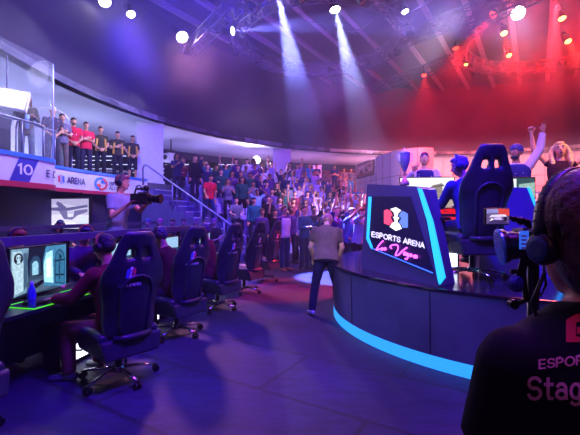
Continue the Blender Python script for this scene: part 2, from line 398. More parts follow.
# right balcony
pr = arcpath(14.38, 108.6, 55, 1.0)
br_, W = banner(pr, 2.1, 2.85, 'white balcony banner with blue edge running behind the trophy desk')
put(text_mb('ARENA', fnpath(pr, pr.of_px(337), pr.of_px(344.5), 2.42, 2.56, .012), bold=.03).build('lettering', inkm, br_), W)
put(swirl(fnpath(pr, pr.of_px(352.5), pr.of_px(361.5), 2.27, 2.7, .012), br_), W)

# ------------------------------------------------------------------ railings and glass
railm = mat('rail_metal', '#6f7090', .35, .7)
glassm = mat('clear_glass', '#dfe6ff', .03, alpha=.03, var=.0, spec=.8)
def railing(path, z0, h, label, d0, d1, every=1.3, glass=True, rm=railm, off=-.06):
    e = empty('railing', path.pt((d0+d1)/2, z0), 0, label, 'railing'); W = Matrix.Translation(-e.location)
    n = max(1, round((d1-d0)/every))
    for i in range(n+1):
        d = d0+(d1-d0)*i/n; put(MB().tube([path.pt(d, z0-.1, off), path.pt(d, z0+h, off)], .022, 8).build('post', rm, e, smooth=True), W)
    put(MB().tube([path.pt(d0+(d1-d0)*i/30, z0+h, off) for i in range(31)], .028, 8).build('top_rail', rm, e, smooth=True), W)
    if glass: put(strip(path, z0+.05, z0+h-.08, off+.006, off-.006, d0=d0, d1=d1).build('glass_panel', glassm, e), W)
    return e
railing(pl, 2.87, .92, 'glass and steel railing on the left balcony above the ARENA banner', pl.of_px(57)+.0, pl.of_px(149.5))
railing(pr, 2.85, .92, 'steel and glass railing on the balcony behind the trophy', .1, pr.of_px(440))
railing(pb, 2.87, .78, 'steel railing inside the rounded glass booth', .3, pb.L[-1]-.9, every=.85, glass=False, off=-.25)
# tall curved glass of the booth
gl = empty('curved_glass_screen', (-5.9, 8, 2.87), 0, 'tall curved glass screen rising from the rounded balcony banner', 'glass'); W = Matrix.Translation(-gl.location)
put(strip(pb, 2.87, 5.17, -.03, -.045, step=.15).build('glass_pane', glassm, gl, smooth=False), W)
put(MB().tube([pb.pt(pb.L[-1]*.845, 2.87, -.04), pb.pt(pb.L[-1]*.845, 5.17, -.04)], .022, 6).build('glass_edge', mat('glass_edge', '#8fa0d8', .2, alpha=.7), gl), W)
# stair handrail
ra = 159.6
def railpt(r, h): p = pol(r, ra); return V((p.x, p.y, DZ/2*max(0, (r-R0)/(DR/2))+h))
e = empty('stair_handrail', railpt(12, 0), 0, 'bent steel handrail down the side of the tiered seating stairs', 'handrail'); W = Matrix.Translation(-e.location)
pts = [railpt(14.3, .1), railpt(14.32, .7), railpt(14.25, .86), railpt(14.1, .93)]+[railpt(14.1-i*.3, .92) for i in range(1, 13)]+[railpt(10.3, .9), railpt(10.1, .8), railpt(10.08, 0)]
put(MB().tube(pts, .035, 8).build('rail', mat('pale_rail', '#9a98c8', .35, .5), e, smooth=True), W)
for r in (13, 11.8, 10.9): put(MB().tube([railpt(r, 0), railpt(r, .92)], .025, 8).build('post', M['pale_rail'], e, smooth=True), W)

# ------------------------------------------------------------------ right upper walls
pw = Path(catmull([(4.2, 24.3), (4.9, 20.4), (5.25, 19.0), (5.7, 18.35), (6.3, 18.1), (6.9, 18.25)], 5), (5, 10))
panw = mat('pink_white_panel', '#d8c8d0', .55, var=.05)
def z_top(d): return 4.76
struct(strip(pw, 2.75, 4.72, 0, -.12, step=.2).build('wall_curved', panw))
mb = MB()
for d in [pw.L[-1]*k/9 for k in range(1, 9)]: mb.tube([pw.pt(d, 2.76, .01), pw.pt(d, 4.7, .01)], .012, 4)
mb.tube([pw.pt(pw.L[-1]*k/20, 3.45, .012) for k in range(21)], .012, 4)
struct(mb.build('trim_3', mat('panel_joint', '#a05070', .6)))
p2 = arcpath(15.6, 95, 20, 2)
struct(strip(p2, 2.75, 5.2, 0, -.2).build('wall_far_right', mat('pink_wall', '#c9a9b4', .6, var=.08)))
mb = MB()
for px in (443, 470, 500, 530, 545, 560, 575): mb.tube([p2.pt(p2.of_px(px), 2.76, .01), p2.pt(p2.of_px(px), 5.19, .01)], .015, 4)
for z in (3.25, 3.9): mb.tube([p2.pt(p2.L[-1]*k/30, z, .012) for k in range(31)], .015, 4)
struct(mb.build('trim_4', M['panel_joint']))
# poster on the curved wall
e = empty('wall_poster', pw.pt(pw.of_px(366), 4.0, .05), 0, 'framed pink and brown poster on the pale wall left of the trophy', 'poster'); W = Matrix.Translation(-e.location)
a, b = pw.of_px(357.5), pw.of_px(374.5)
put(strip(pw, 3.75, 4.62, .06, .0, d0=a, d1=b).build('frame', mat('frame_maroon', '#5c2038', .5), e), W)
g = fnpath(pw, a+.12, b-.12, 3.83, 4.54, .066); mb = MB(); rnd = random.Random(3)
mb.poly([g(0, 0), g(1, 0), g(1, 1), g(0, 1)], '#d8a8a4')
g = fnpath(pw, a+.12, b-.12, 3.83, 4.54, .07)
for q, c in ((((.0, 0), (1, 0), (1, .25), (.6, .2), (.3, .3), (0, .2)), '#a04a58'), (((.1, .25), (.3, .6), (.42, .3)), '#7a3046'), (((.5, .25), (.62, .75), (.75, .3)), '#8a4450'), (((.1, .75), (.45, .9), (.5, .7), (.2, .65)), '#f2dada'), (((.65, .8), (.9, .9), (.95, .6), (.8, .55)), '#b86a70')):
    mb.poly([g(*x) for x in q], c)
put(mb.build('picture', printm, e, colours=True), W)
# lit white panel and low screens on the right balcony
for (x0, x1, y0, y1, Y, nm, lb, cat_) in ((313, 321.5, 165, 193, 24.5, 'display_panel', 'tall white display panel behind the people on the far balcony', 'panel'), (322, 333, 179, 192, 24, 'low_partition', 'low white partition between the two groups on the far balcony', 'partition'), (340, 352, 178, 192, 24.6, 'low_partition', 'low pale partition behind the pair in grey on the far balcony', 'partition')):
    a, b = at(x0, y0, Y), at(x1, y1, Y)
    mb = MB(); zc = (a.z+2.75)/2; mb.box(((a.x+b.x)/2, Y, zc), (b.x-a.x, .08, a.z-2.75)); mb.box(((a.x+b.x)/2, Y-.05, a.z-.04), (b.x-a.x+.06, .04, .06)); mb.box(((a.x+b.x)/2, Y, 2.78), (b.x-a.x+.1, .3, .05))
    mb.build(nm, mat('display_white', '#ead8ec', .5), label=lb, cat=cat_)
# arch niche and back partition in the booth
a = at(40, 100, 11.2); mb = MB(); arch = [(x_, z_) for x_, z_ in [(-.75, 0), (.75, 0), (.75, 1.35)]+[(.75*math.cos(t*PI/10), 1.35+.55*math.sin(t*PI/10)) for t in range(1, 10)]+[(-.75, 1.35)]]
cx_ = fwd(43, 11.6); mb.prism([V((cx_+x_, 11.6+.1*x_, 2.75+z_)) for x_, z_ in arch], (.0, .15, 0))
struct(mb.build('door_1', mat('arch_white', '#cfd4ea', .5)))
mb = MB(); mb.tube([V((cx_+x_*1.1, 11.55+.1*x_, 2.75+z_*1.07)) for x_, z_ in [(.75, 0), (.75, 1.35)]+[(.75*math.cos(t*PI/10), 1.35+.55*math.sin(t*PI/10)) for t in range(1, 10)]+[(-.75, 1.35), (-.75, 0)]], .06, 6)
struct(mb.build('trim_5', white))

# ------------------------------------------------------------------ concourse lights
stripm = mat('light_panel', '#ffffff', .5, emit='#c0c8ff', es=2.2, var=0); housm = mat('strip_housing', '#77779a', .5)
k = 0
proto = empty('strip_light', (0, 0, 0)); MB().box((0, 0, .06), (2.5, .2, .08)).build('housing', housm, proto); MB().box((0, 0, .015), (2.4, .12, .03)).build('diffuser', stripm, proto)
rows = [(21.9, -17.8, 0), (23.6, -17.2, 0), (25.6, -18, 0), (28, -19, 0), (30.6, -18.6, 0)]
first = True
for ri, (Y, xs, _) in enumerate(rows):
    x = xs+(ri % 2)*1.3; j = 0
    while x < -.4:
        p = V((x, Y, 4.865))
        r = math.hypot(x-CX, Y-CY)
        if 20.2 < r < 31.5 and -.78 < x/Y < -.02:
            o = proto if first else copy_tree(proto); first = False
            o.location = p; o.rotation_euler.z = .06*(ri-2)+.02; j += 1
            tag(o, f'white ceiling strip light, {ORD[j-1]} from the left in the {ORD[ri]} row back', 'ceiling light', 'strip lights over the back concourse')
        x += 3.6
# round shelving / counters on the concourse: long pale counters
for i, (px0, px1, Y, lb) in enumerate(((84, 128, 19.5, 'long white counter on the left concourse behind the players in dark jerseys'), (172, 262, 24, 'long pale counter across the back concourse behind the top row of fans'))):
    x0, x1 = fwd(px0, Y), fwd(px1, Y); e = empty('counter', ((x0+x1)/2, Y, 2.75), 0, lb, 'counter')
    MB().box((0, 0, .95), (x1-x0, .7, .08)).build('worktop', white, e); MB().box((0, .05, .455), (x1-x0-.2, .5, .91)).build('body', mat('counter_blue', '#55568e', .6), e)
# the bright floodlight box in the booth, projector by the column
e = empty('floodlight', at(7, 97, 8.7), .5, 'big white glowing light box hanging behind the booth glass', 'light')
MB().prism([V((-.42, -.1, -.22)), V((.36, -.1, -.3)), V((.44, -.1, .16)), V((-.38, -.1, .2))], (0, .25, 0)).build('housing', white, e)
MB().poly([V((-.38, -.112, -.18)), V((.32, -.112, -.25)), V((.4, -.112, .12)), V((-.34, -.112, .16))], '#ffffff').build('lens', mat('flood_glow', '#ffffff', emit='#eef2ff', es=4, var=0), e)
MB().tube([(0, 0, .15), (0, 0, .95)], .02, 6).build('hanger', railm, e)
e = empty('projector', at(171, 158, 18.2), -.6, 'white projector on a ceiling arm beside the left column', 'projector')
MB().box((0, 0, 0), (.55, .6, .42)).build('housing', offw, e, bevel=.04); MB().lathe([(.1, 0), (.12, .05), (.09, .1)], 14, (0, -.3, 0), Matrix.Rotation(PI/2, 3, 'X')).build('lens', black, e)
MB().box((-.45, .15, .1), (.42, .5, .7)).build('side_box', black, e, bevel=.02); MB().tube([(0, 0, .2), (0, 0, .9)], .03, 6).build('arm', blackm, e)

# hanging game screen under the balcony
def paint(w, h, polys, z=.0):
    """flat picture in the plane y=0 facing -y, lower left corner at (-w/2, -h/2); polys: (points in 0..1, colour or colours)"""
    mb = MB()
    for i, (p, c) in enumerate(polys): mb.poly([V(((u-.5)*w, -.0006*i, (v-.5)*h)) for u, v in p], c)
    return mb
def disc(u, v, r, asp, n=16): return [(u+r*math.cos(2*PI*i/n)/asp, v+r*math.sin(2*PI*i/n)) for i in range(n)]
rifle = [([(0, 0), (1, 0), (1, 1), (0, 1)], '#b9b4d6'), ([(0, .12), (1, .1), (1, .45), (.6, .5), (0, .42)], '#d6d2ec'), ([(0, .75), (.5, .85), (1, .7), (1, 1), (0, 1)], '#a8a0c8'),
         ([(.02, .52), (.25, .62), (.55, .58), (.98, .72), (.98, .8), (.6, .7), (.5, .86), (.42, .92), (.4, .84), (.45, .72), (.25, .7), (.02, .62)], '#5a5488'),
         ([(.45, .6), (.6, .62), (.62, .38), (.72, .4), (.74, .6), (.98, .66), (.98, .56), (.8, .45), (.7, .3), (.55, .32)], '#6c6698'), ([(.0, .0), (.2, .0), (.22, .5), (.0, .55)], '#9d98c0'),
         (disc(.09, .82, .12, 2.2), '#2c2850'), (disc(.09, .82, .06, 2.2), '#c9c4e8'), ([(.02, .1), (.2, .1), (.2, .14), (.02, .14)], '#f0f0ff'), ([(.02, .2), (.2, .2), (.2, .24), (.02, .24)], '#f0f0ff'), ([(.02, .3), (.2, .3), (.2, .34), (.02, .34)], '#f0f0ff'),
         ([(.84, .1), (.98, .1), (.98, .4), (.84, .4)], '#ccd6ee'), ([(.3, .05), (.8, .05), (.75, .22), (.35, .2)], '#e9e6f8')]
c = at(61.5, 212, 10.75)
e = empty('hanging_screen', c+V((0, 0, -.05)), -.2, 'wide game screen showing a rifle, hung under the left balcony', 'screen')
MB().box((0, .05, 0), (1.84, .09, .92)).build('casing', black, e, bevel=.01); paint(1.76, .84, rifle).build('picture', screenm, e, colours=True, loc=(0, -.002, 0))
for sx in (-.6, .6): MB().tube([(sx, .06, .4), (sx, .06, .6)], .02, 6).build('hanger', blackm, e)

# ------------------------------------------------------------------ trusses
def truss(pts, size, label, closed=False, group=None):
    pts = [V(p) for p in pts]; e = empty('lighting_truss', pts[len(pts)//2] if not closed else pts[0], 0, label, 'truss', group); W = Matrix.Translation(-e.location)
    n = len(pts); corners = [[], [], [], []]
    for i, p in enumerate(pts):
        t = (pts[(i+1) % n]-pts[i-1]) if closed else (pts[min(i+1, n-1)]-pts[max(i-1, 0)])
        t.normalize(); s = V((t.y, -t.x, 0)).normalized(); u = V((0, 0, 1))
        for j, (a, b) in enumerate(((-1, -1), (1, -1), (1, 1), (-1, 1))): corners[j].append(p+s*(a*size/2)+u*(b*size/2))
    for cpts in corners: put(MB().tube(cpts, .028, 6, closed=closed).build('chord', trussm, e, smooth=True), W)
    mb = MB()
    for i in range(n if closed else n-1):
        k = (i+1) % n
        for a, b in ((0, 1), (1, 2), (2, 3), (3, 0)):
            mb.tube([corners[a][i], corners[b][k]], .016, 5); mb.tube([corners[a][i], corners[b][i]], .014, 5)
            mb.tube([corners[a][i], (corners[a][i]+corners[a][k])/2+(corners[b][k]-corners[a][k])], .014, 5)
    put(mb.build('lacing', trussm, e), W); return e
def line(a, b, step=.55):
    a, b = V(a), V(b); n = max(2, int((b-a).length/step)); return [a.lerp(b, i/n) for i in range(n+1)]
TZ = 8.0
truss([V((1.1+3*math.cos(2*PI*i/34), 14+3*math.sin(2*PI*i/34), TZ)) for i in range(34)], .42, 'round aluminium lighting truss in blue light near the ceiling centre', True)
truss([V((9.8+3.5*math.cos(2*PI*i/40), 13.4+3.5*math.sin(2*PI*i/40), TZ)) for i in range(40)], .42, 'round aluminium lighting truss glowing red at the upper right', True)
truss(line((-4.0, 15.0, TZ), (-1.6, 11.6, TZ)), .42, 'straight truss joining the round truss beside the brightest left lamp')
truss(line((4.0, 14.3, TZ), (7.4, 10.3, TZ)), .42, 'straight truss rising from the blue round truss to the top right')
truss(line((4.4, 19.6, TZ), (6.9, 16.0, TZ)), .42, 'straight truss low in the red haze joining the red round truss')
truss(line((11.8, 15.9, TZ), (17, 17.8, TZ)), .42, 'straight truss leaving the red round truss at the far right')
# thin looping cables
for k_, (cx, cy, r, lb) in enumerate(((1.9, 12.6, 1.6, 'thin cable looping below the ceiling near the blue round truss'), (2.6, 12.2, 2.0, 'larger thin cable loop beside the round blue truss'))):
    MB().tube([V((cx+r*math.cos(PI*i/20-1.2), cy+r*math.sin(PI*i/20-1.2)*1.1, 8.55+.15*math.sin(i*.7))) for i in range(25)], .018, 5).build('hanging_cable', trussm, smooth=True, label=lb, cat='cable')

# ------------------------------------------------------------------ stage lamps
def lampmat(n, c, es): return mat(n, '#222222', .3, emit=c, es=es, var=0)
LMS = {'white': lampmat('lamp_white', '#fff4ff', 60), 'blue': lampmat('lamp_blue', '#cfd8ff', 45), 'red': lampmat('lamp_red', '#ff2a1a', 10), 'amber': lampmat('lamp_amber', '#ff8a3a', 16), 'off': mat('lens_off', '#30303c', .2)}
def make_lamp(kind, r=.13):
    e = empty('stage_lamp')
    R = Matrix.Rotation(PI, 3, 'X')
    MB().lathe([(.02, -.02), (r*.75, .0), (r*.85, .1), (r, .22), (r*1.08, .34), (r*1.02, .34), (r*.98, .3), (.02, .295)], 16, R=R).build('housing', blackm, e, smooth=False)
    MB().lathe([(.0, .3), (r*.97, .3), (r*.9, .325), (.0, .335)], 16, R=R).build('lens', LMS[kind], e)
    MB().tube([(-r*1.15, 0, -.12), (-r*1.2, 0, .08), (-r*.6, 0, .2), (0, 0, .22), (r*.6, 0, .2), (r*1.2, 0, .08), (r*1.15, 0, -.12)], .015, 6).build('yoke', blackm, e)
    MB().box((0, 0, .25), (.06, .06, .09)).build('clamp', blackm, e)
    return e
lamp_protos = {}
def aim(o, d):
    d = V(d).normalized(); o.rotation_mode = 'QUATERNION'; o.rotation_quaternion = d.to_track_quat('-Z', 'Y')
def light(kind, name, loc, col, W, **kw):
    l = bpy.data.lights.new(name, kind); l.energy = W; l.color = srgb(col)[:3] if isinstance(col, str) else col
    tgt = kw.pop('target', None)
    for k, v in kw.items(): setattr(l, k, v)
    o = bpy.data.objects.new(name, l); C.objects.link(o); o.location = loc
    if tgt is not None: o.rotation_euler = (V(tgt)-V(loc)).to_track_quat('-Z', 'Y').to_euler()
    return o
def lamp(px, py, z, kind, target, label, size=.13, group=None, beam=None, soft=.05):
    Y = (z-CH)*F0/(H0-py); p = at(px, py, Y); key = (kind, size)
    if key not in lamp_protos: o = lamp_protos[key] = make_lamp(kind, size)
    else: o = copy_tree(lamp_protos[key])
    d = (V(target)-p).normalized(); o.location = p-d*.3; aim(o, d); tag(o, label, 'stage lamp', group)
    if beam:
        col, W, ang, bl_ = beam
        l = light('SPOT', 'beam', p+d*.08, col, W, spot_size=math.radians(ang), spot_blend=bl_, shadow_soft_size=soft); l.rotation_euler = d.to_track_quat('-Z', 'Y').to_euler()
    return o
# ------------------------------------------------------------------ people
def nrm(v): return V(v).normalized()
def remeshed(mb, name, vox, sm=3):
    o = bpy.data.objects.new('tmp', mb.mesh('tmp')); C.objects.link(o)
    r = o.modifiers.new('r', 'REMESH'); r.mode = 'VOXEL'; r.voxel_size = vox; r.use_smooth_shade = True
    s = o.modifiers.new('s', 'SMOOTH'); s.factor = .5; s.iterations = sm
    dg = bpy.context.evaluated_depsgraph_get(); dg.update()
    me = bpy.data.meshes.new_from_object(o.evaluated_get(dg), depsgraph=dg); me.name = name
    old = o.data; bpy.data.objects.remove(o); bpy.data.meshes.remove(old)
    for p in me.polygons: p.use_smooth = True
    return me
TORSO = [(-.09, .13, .09, 0), (-.03, .168, .112, 0), (.05, .165, .112, 0), (.14, .145, .1, .004), (.24, .15, .108, .008), (.34, .168, .118, .01), (.42, .18, .112, .006), (.48, .165, .09, 0), (.525, .115, .072, -.004), (.555, .068, .06, 0)]
def hand(mb, w, d, n, s, big, curl=.5, spread=.0, fist=False, lo=False):
    """palm and five fingers; d: along the hand, n: palm side, s: towards the thumb"""
    d = nrm(d); n = (V(n)-d*d.dot(V(n))).normalized(); s = nrm(s-d*d.dot(s)-n*n.dot(s)) if not lo else nrm(V(s)-d*d.dot(V(s)))
    mb.tube([w-d*.02, w+d*.015, w+d*.05, w+d*.085, w+d*.1], [(.026, .02), (.033, .018), (.042, .016), (.042, .014), (.034, .01)], 10, side=s)
    fr = .0095 if not lo else .0125
    c1, c2 = (1.5, 1.6) if fist else (curl*.7, curl)
    for k, L in enumerate((.072, .08, .075, .06)):
        o = w+d*.092+s*(.031-.0205*k); dd = nrm(d+s*spread*(1.5-k)); a1 = nrm(dd*math.cos(c1)+n*math.sin(c1)); a2 = nrm(dd*math.cos(c1+c2)+n*math.sin(c1+c2))
        mb.tube([o-d*.02, o, o+a1*L*.5, o+a1*L*.5+a2*L*.45, o+a1*L*.5+a2*L*.53], [fr, fr, fr*.95, fr*.8, fr*.3], 8)
    t0 = w+d*.025+s*.03; ta = nrm(d*.7+s*.75+n*.25); tb = nrm(d+s*.25+n*.4)
    mb.tube([t0-ta*.02, t0, t0+ta*.04, t0+ta*.04+tb*.035, t0+ta*.04+tb*.042], [.013, .014, fr*1.15, fr, fr*.4], 8)
def skeleton(p):
    """joint positions from a pose; the person faces -y"""
    q = {}; U = nrm(p.get('lean', (0, 0, 1))); S0 = rot2(V((1, 0, 0)), p.get('twist', 0)); S = (S0-U*U.dot(S0)).normalized(); F = S.cross(U)
    P = V((0, 0, p.get('pelvis', .93))); q.update(U=U, S=S, F=F, P=P)
    hs = nrm(p.get('hipside', (1, 0, 0)))
    for sd, sg in (('L', 1), ('R', -1)):
        t, sh = p.get('leg'+sd, ((.05*sg, -.02, -1), (.0, .03, -1)))
        hip = P+hs*(.088*sg)-V((0, 0, .03)); kn = hip+nrm(t)*.42; an = kn+nrm(sh)*.41
        q['hip'+sd], q['knee'+sd], q['ank'+sd] = hip, kn, an; q['toe'+sd] = nrm(p.get('foot'+sd, (.25*sg, -1, 0)))
        u, f = p.get('arm'+sd, ((.15*sg, .03, -1), (.05*sg, -.2, -1)))
        sh_ = P+U*(.475-p.get('drop', 0))+S*(p.get('shw', .178)*sg)+V((0, 0, max(0, nrm(u).z)*.045)); el = sh_+nrm(u)*.285; wr = el+nrm(f)*.25
        q['sho'+sd], q['elb'+sd], q['wri'+sd] = sh_, el, wr; q['hd'+sd] = nrm(p.get('hand'+sd, f))
    if 'pelvis' not in p:
        dz = .085-min(q['ankL'].z, q['ankR'].z)
        for k in list(q):
            if k not in 'USF' and not k.startswith(('toe', 'hd')): q[k] = q[k]+V((0, 0, dz))
        P = q['P']
    yaw, pit = p.get('yaw', 0), p.get('pitch', 0); roll = p.get('roll', 0)
    Ry = Matrix.Rotation(yaw, 3, U); hs_, hf = Ry@S, Ry@F; Rp = Matrix.Rotation(pit, 3, hs_); hf = Rp@hf; hu = Rp@(Ry@U)
    Rr = Matrix.Rotation(roll, 3, hf); hs_ = Rr@hs_; hu = Rr@hu
    q['nb'] = P+U*.54; q['hc'] = q['nb']+U*(.06+p.get('neck', 0))+hu*.115+hf*.018; q['hs'], q['hf'], q['hu'] = hs_, hf, hu
    return q
def body_mesh(q, p, vox, b=1.0, hi=False):
    mb = MB(); U, S, F, P = q['U'], q['S'], q['F'], q['P']
    mb.tube([P+U*t+F*f for t, _, _, f in TORSO], [(w*b*.95, d*b*.95) for _, w, d, _ in TORSO], 14, side=S)
    for sd, sg in (('L', 1), ('R', -1)):
        sh, el, wr = q['sho'+sd], q['elb'+sd], q['wri'+sd]; g = p.get('muscle', 1)
        mb.capsule(sh, el, .05*b*g, .037*g, 12); mb.capsule(el, el.lerp(wr, .35), .037*g, .036*g, 12); mb.capsule(el.lerp(wr, .35), wr, .036*g, .023, 12)
        hd = q['hd'+sd]; up = nrm(el-sh); side = nrm(p.get('thumb'+sd, (-sg, -.3, .2))); n = hd.cross(side)*(sg)
        if n.length < .01: n = F
        hand(mb, wr, hd, n*p.get('palm'+sd, 1), side, 1, curl=p.get('curl', .35), fist=p.get('fist'+sd, False), lo=not hi, spread=p.get('spread', .12))
        h, k, a = q['hip'+sd], q['knee'+sd], q['ank'+sd]
        mb.capsule(h, k, .078*b, .05, 12); mb.capsule(k, k.lerp(a, .3), .05, .052, 12); mb.capsule(k.lerp(a, .3), a, .052, .034, 12)
        t = q['toe'+sd]; mb.tube([a-t*.05+V((0, 0, -.03)), a-V((0, 0, .04)), a+t*.1+V((0, 0, -.055)), a+t*.17+V((0, 0, -.06))], [(.025, .03), (.034, .035), (.04, .022), (.025, .015)], 10, side=t.cross(V((0, 0, 1))))
    hc, hs, hf, hu = q['hc'], q['hs'], q['hf'], q['hu']
    mb.tube([q['nb']-U*.05, q['nb'], q['nb'].lerp(hc, .5), hc-hu*.02-hf*.01], [(.07, .06), (.056, .055), (.05, .052), (.05, .055)], 12, side=S)
    mb.ell(hc+hu*.028-hf*.008, (hs*.075, hf*.094, hu*.09), 20, 14)
    mb.ell(hc-hu*.045+hf*.018, (hs*.058, hf*.068, hu*.068), 18, 12)
    mb.ell(hc-hu*.088+hf*.05, (hs*.03, hf*.028, hu*.024), 12, 8)          # chin
    mb.tube([hc+hu*.02+hf*.078, hc+hf*.094-hu*.008, hc+hf*.105-hu*.026, hc+hf*.09-hu*.036], [.008, .011, .015, .012], 8)  # nose
    for sg in (1, -1):
        mb.ell(hc+hs*(.077*sg)-hu*.008-hf*.008, (hs*.011, hf*.018+hs*.006*sg, hu*.031), 10, 8)   # ears
        if hi: mb.ell(hc+hs*(.033*sg)+hf*.071+hu*.034, (hs*.026, hf*.012, hu*.008), 10, 6)       # brow
        mb.ell(hc+hs*(.04*sg)+hf*.055-hu*.02, (hs*.022, hf*.022, hu*.02), 10, 6)                 # cheek
    if hi:
        mb.ell(hc+hf*.083-hu*.057, (hs*.024, hf*.009, hu*.0065), 10, 6); mb.ell(hc+hf*.081-hu*.069, (hs*.02, hf*.009, hu*.007), 10, 6)
    return remeshed(mb, 'person', vox, 2 if hi else 3)
def shirt_mesh(q, p, vox, b, sleeve, hem=-.06, loose=.016, puff=1.0):
    mb = MB(); U, S, F, P = q['U'], q['S'], q['F'], q['P']; T = [t for t in TORSO if t[0] > hem+.02]
    T = [(hem, T[0][1]*1.02, T[0][2]*1.04, 0)]+T
    mb.tube([P+U*t+F*f for t, _, _, f in T], [(w*b+loose*(1 if t < .5 else .5), d*b+loose*(1 if t < .5 else .4)) for t, w, d, _ in T], 18, side=S)
    for sd in 'LR':
        sh, el, wr = q['sho'+sd], q['elb'+sd], q['wri'+sd]; r = loose*.9*puff
        if sleeve != 'none': mb.ball(sh, .052*b+r, 14, 10)
        if sleeve == 'none': mb.ell(sh-S*0, (S*.05*b, F*.06, U*.055), 10, 8)
        elif sleeve == 'short':
            e = sh.lerp(el, p.get('sleeve', .66)); mb.tube([sh-(el-sh)*.12, sh, sh.lerp(el, .35), e], [.045*b, .055*b+r, .05*b+r, .046*b+r*1.15], 14)
        else:
            mb.tube([sh-(el-sh)*.12, sh, sh.lerp(el, .5), el], [.045*b, .053*b+r, .045*b+r, .04*b+r], 14)
            mb.ball(el, .04*b+r, 14, 8); mb.tube([el, el.lerp(wr, .4), el.lerp(wr, .9), el.lerp(wr, .97)], [.04*b+r, .038+r, .028+r, .026+r*.6], 14)
    return remeshed(mb, 'shirt', vox, 3)
def trouser_mesh(q, p, vox, b, length=1.0, loose=.014):
    mb = MB(); U, S, F, P = q['U'], q['S'], q['F'], q['P']
    W = [t for t in TORSO if t[0] < .1]
    mb.tube([P+U*t+F*f for t, _, _, f in W]+[P+U*.085], [(w*b+loose*.8, d*b+loose*.8) for t, w, d, _ in W]+[(.158*b+loose*.8, .108*b+loose*.8)], 16, side=S)
    for sd in 'LR':
        h, k, a = q['hip'+sd], q['knee'+sd], q['ank'+sd]
        mb.capsule(h, k, .08*b+loose, .055+loose, 14)
        if length > .6: mb.tube([k, k.lerp(a, .4), k.lerp(a, .95), k.lerp(a, 1.0)], [.055+loose, .055+loose, .045+loose, .043+loose], 14); mb.ball(k, .055+loose, 14, 8)
    return remeshed(mb, 'trousers', vox, 3)
def shoe_mesh(q, sd):
    mb = MB()
    for sd in (sd,):
        a, t = q['ank'+sd], q['toe'+sd]; z = V((0, 0, 1)); s = t.cross(z)
        mb.tube([a-t*.075-z*.045, a-t*.065-z*.035, a-z*.02, a+t*.06-z*.042, a+t*.14-z*.052, a+t*.19-z*.058, a+t*.205-z*.062], [(.02, .02), (.036, .04), (.043, .052), (.046, .038), (.05, .03), (.038, .022), (.012, .01)], 12, side=s)
    return mb.mesh('shoe', True)
def hair_mesh(q, style, vox=.009):
    hc, hs, hf, hu = q['hc'], q['hs'], q['hf'], q['hu']; mb = MB(); g = .0
    if style == 'cap':
        mb.ell(hc+hu*.05-hf*.006, (hs*.086, hf*.105, hu*.078), 18, 12); mb.ell(hc+hu*.05+hf*.09, (hs*.06, hf*.055, hu*.01), 14, 6); return remeshed(mb, 'cap', vox, 1)
    if style == 'beanie':
        mb.ell(hc+hu*.052-hf*.016, (hs*.09, hf*.108, hu*.088), 20, 14); mb.ell(hc+hu*.02-hf*.03, (hs*.088, hf*.095, hu*.06), 20, 14); return remeshed(mb, 'beanie', vox, 2)
    mb.ell(hc+hu*.048-hf*.018, (hs*.082, hf*.099, hu*.082), 20, 14); mb.ell(hc+hu*.012-hf*.038, (hs*.081, hf*.078, hu*.078), 20, 14)
    mb.ell(hc+hu*.088+hf*.045, (hs*.062, hf*.045, hu*.03), 14, 10)
    if style == 'curly':
        r = random.Random(5)
        for _ in range(60):
            a, c_ = r.uniform(0, 2*PI), r.uniform(.05, 1); d = hs*math.sin(a)*math.sqrt(1-c_*c_)*.085+hf*math.cos(a)*math.sqrt(1-c_*c_)*.095+hu*(c_*.1+.01)
            if d.dot(hf) > .06 and d.dot(hu) < .06: continue
            mb.ball(hc+d-hf*.008, .02, 8, 6)
    if style in ('long', 'blonde'):
        w = 1.25 if style == 'blonde' else 1
        for sg in (1, -1):
            mb.tube([hc+hu*.09, hc+hs*(.075*sg)+hu*.05-hf*.02, hc+hs*(.088*sg*w)-hu*.03-hf*.035, hc+hs*(.09*sg*w)-hu*.12-hf*.03, hc+hs*(.09*sg*w)-hu*.22+hf*.02, hc+hs*(.08*sg*w)-hu*.29+hf*.025], [(.03, .04), (.032, .055), (.036, .06), (.04, .06), (.034, .05), (.01, .012)], 10, side=hs)
        mb.tube([hc+hu*.07-hf*.06, hc-hf*.085-hu*.0, hc-hf*.085-hu*.12, hc-hf*.075-hu*.22, hc-hf*.07-hu*.28], [(.06, .03), (.08, .035), (.085*w, .035), (.075*w, .03), (.03, .01)], 12, side=hs)
    return remeshed(mb, 'hair', vox, 2)
def headset(q, parent, colour='#16161e', band_col=None, rim=None, w=1.0):
    hc, hs, hf, hu = q['hc'], q['hs'], q['hf'], q['hu']; o = []
    mb = MB(); pts = [hc+hs*(math.cos(a)*.098*w)+hu*(math.sin(a)*.128*w+.01) for a in [PI*i/16 for i in range(17)]]
    mb.tube(pts, [(.017, .006)]*17, 8, side=hf); hb = mb.build('headset', solid, parent, smooth=True, col=band_col or colour)
    for sg in (1, -1):
        c = hc+hs*(.092*sg*w)-hf*.004; R = Matrix((hf, hu, hs*sg)).transposed()
        MB().lathe([(.02, -.02), (.042, -.018), (.045, 0), (.04, .022), (.02, .028)], 16, c, R).build('ear_cup', solid, hb, smooth=True, col=colour)
        if rim: MB().lathe([(.03, .02), (.04, .02), (.042, .026), (.03, .028)], 16, c, R).build('ear_rim', solid, hb, col=rim)
    mb = MB(); c = hc-hs*.09; mb.tube([c-hu*.02, c-hu*.06+hf*.06, c-hu*.075+hf*.1+hs*.04], .004, 6); mb.ball(c-hu*.075+hf*.1+hs*.045, .01, 8, 6)
    mb.build('microphone', solid, hb, smooth=True, col=colour); return hb
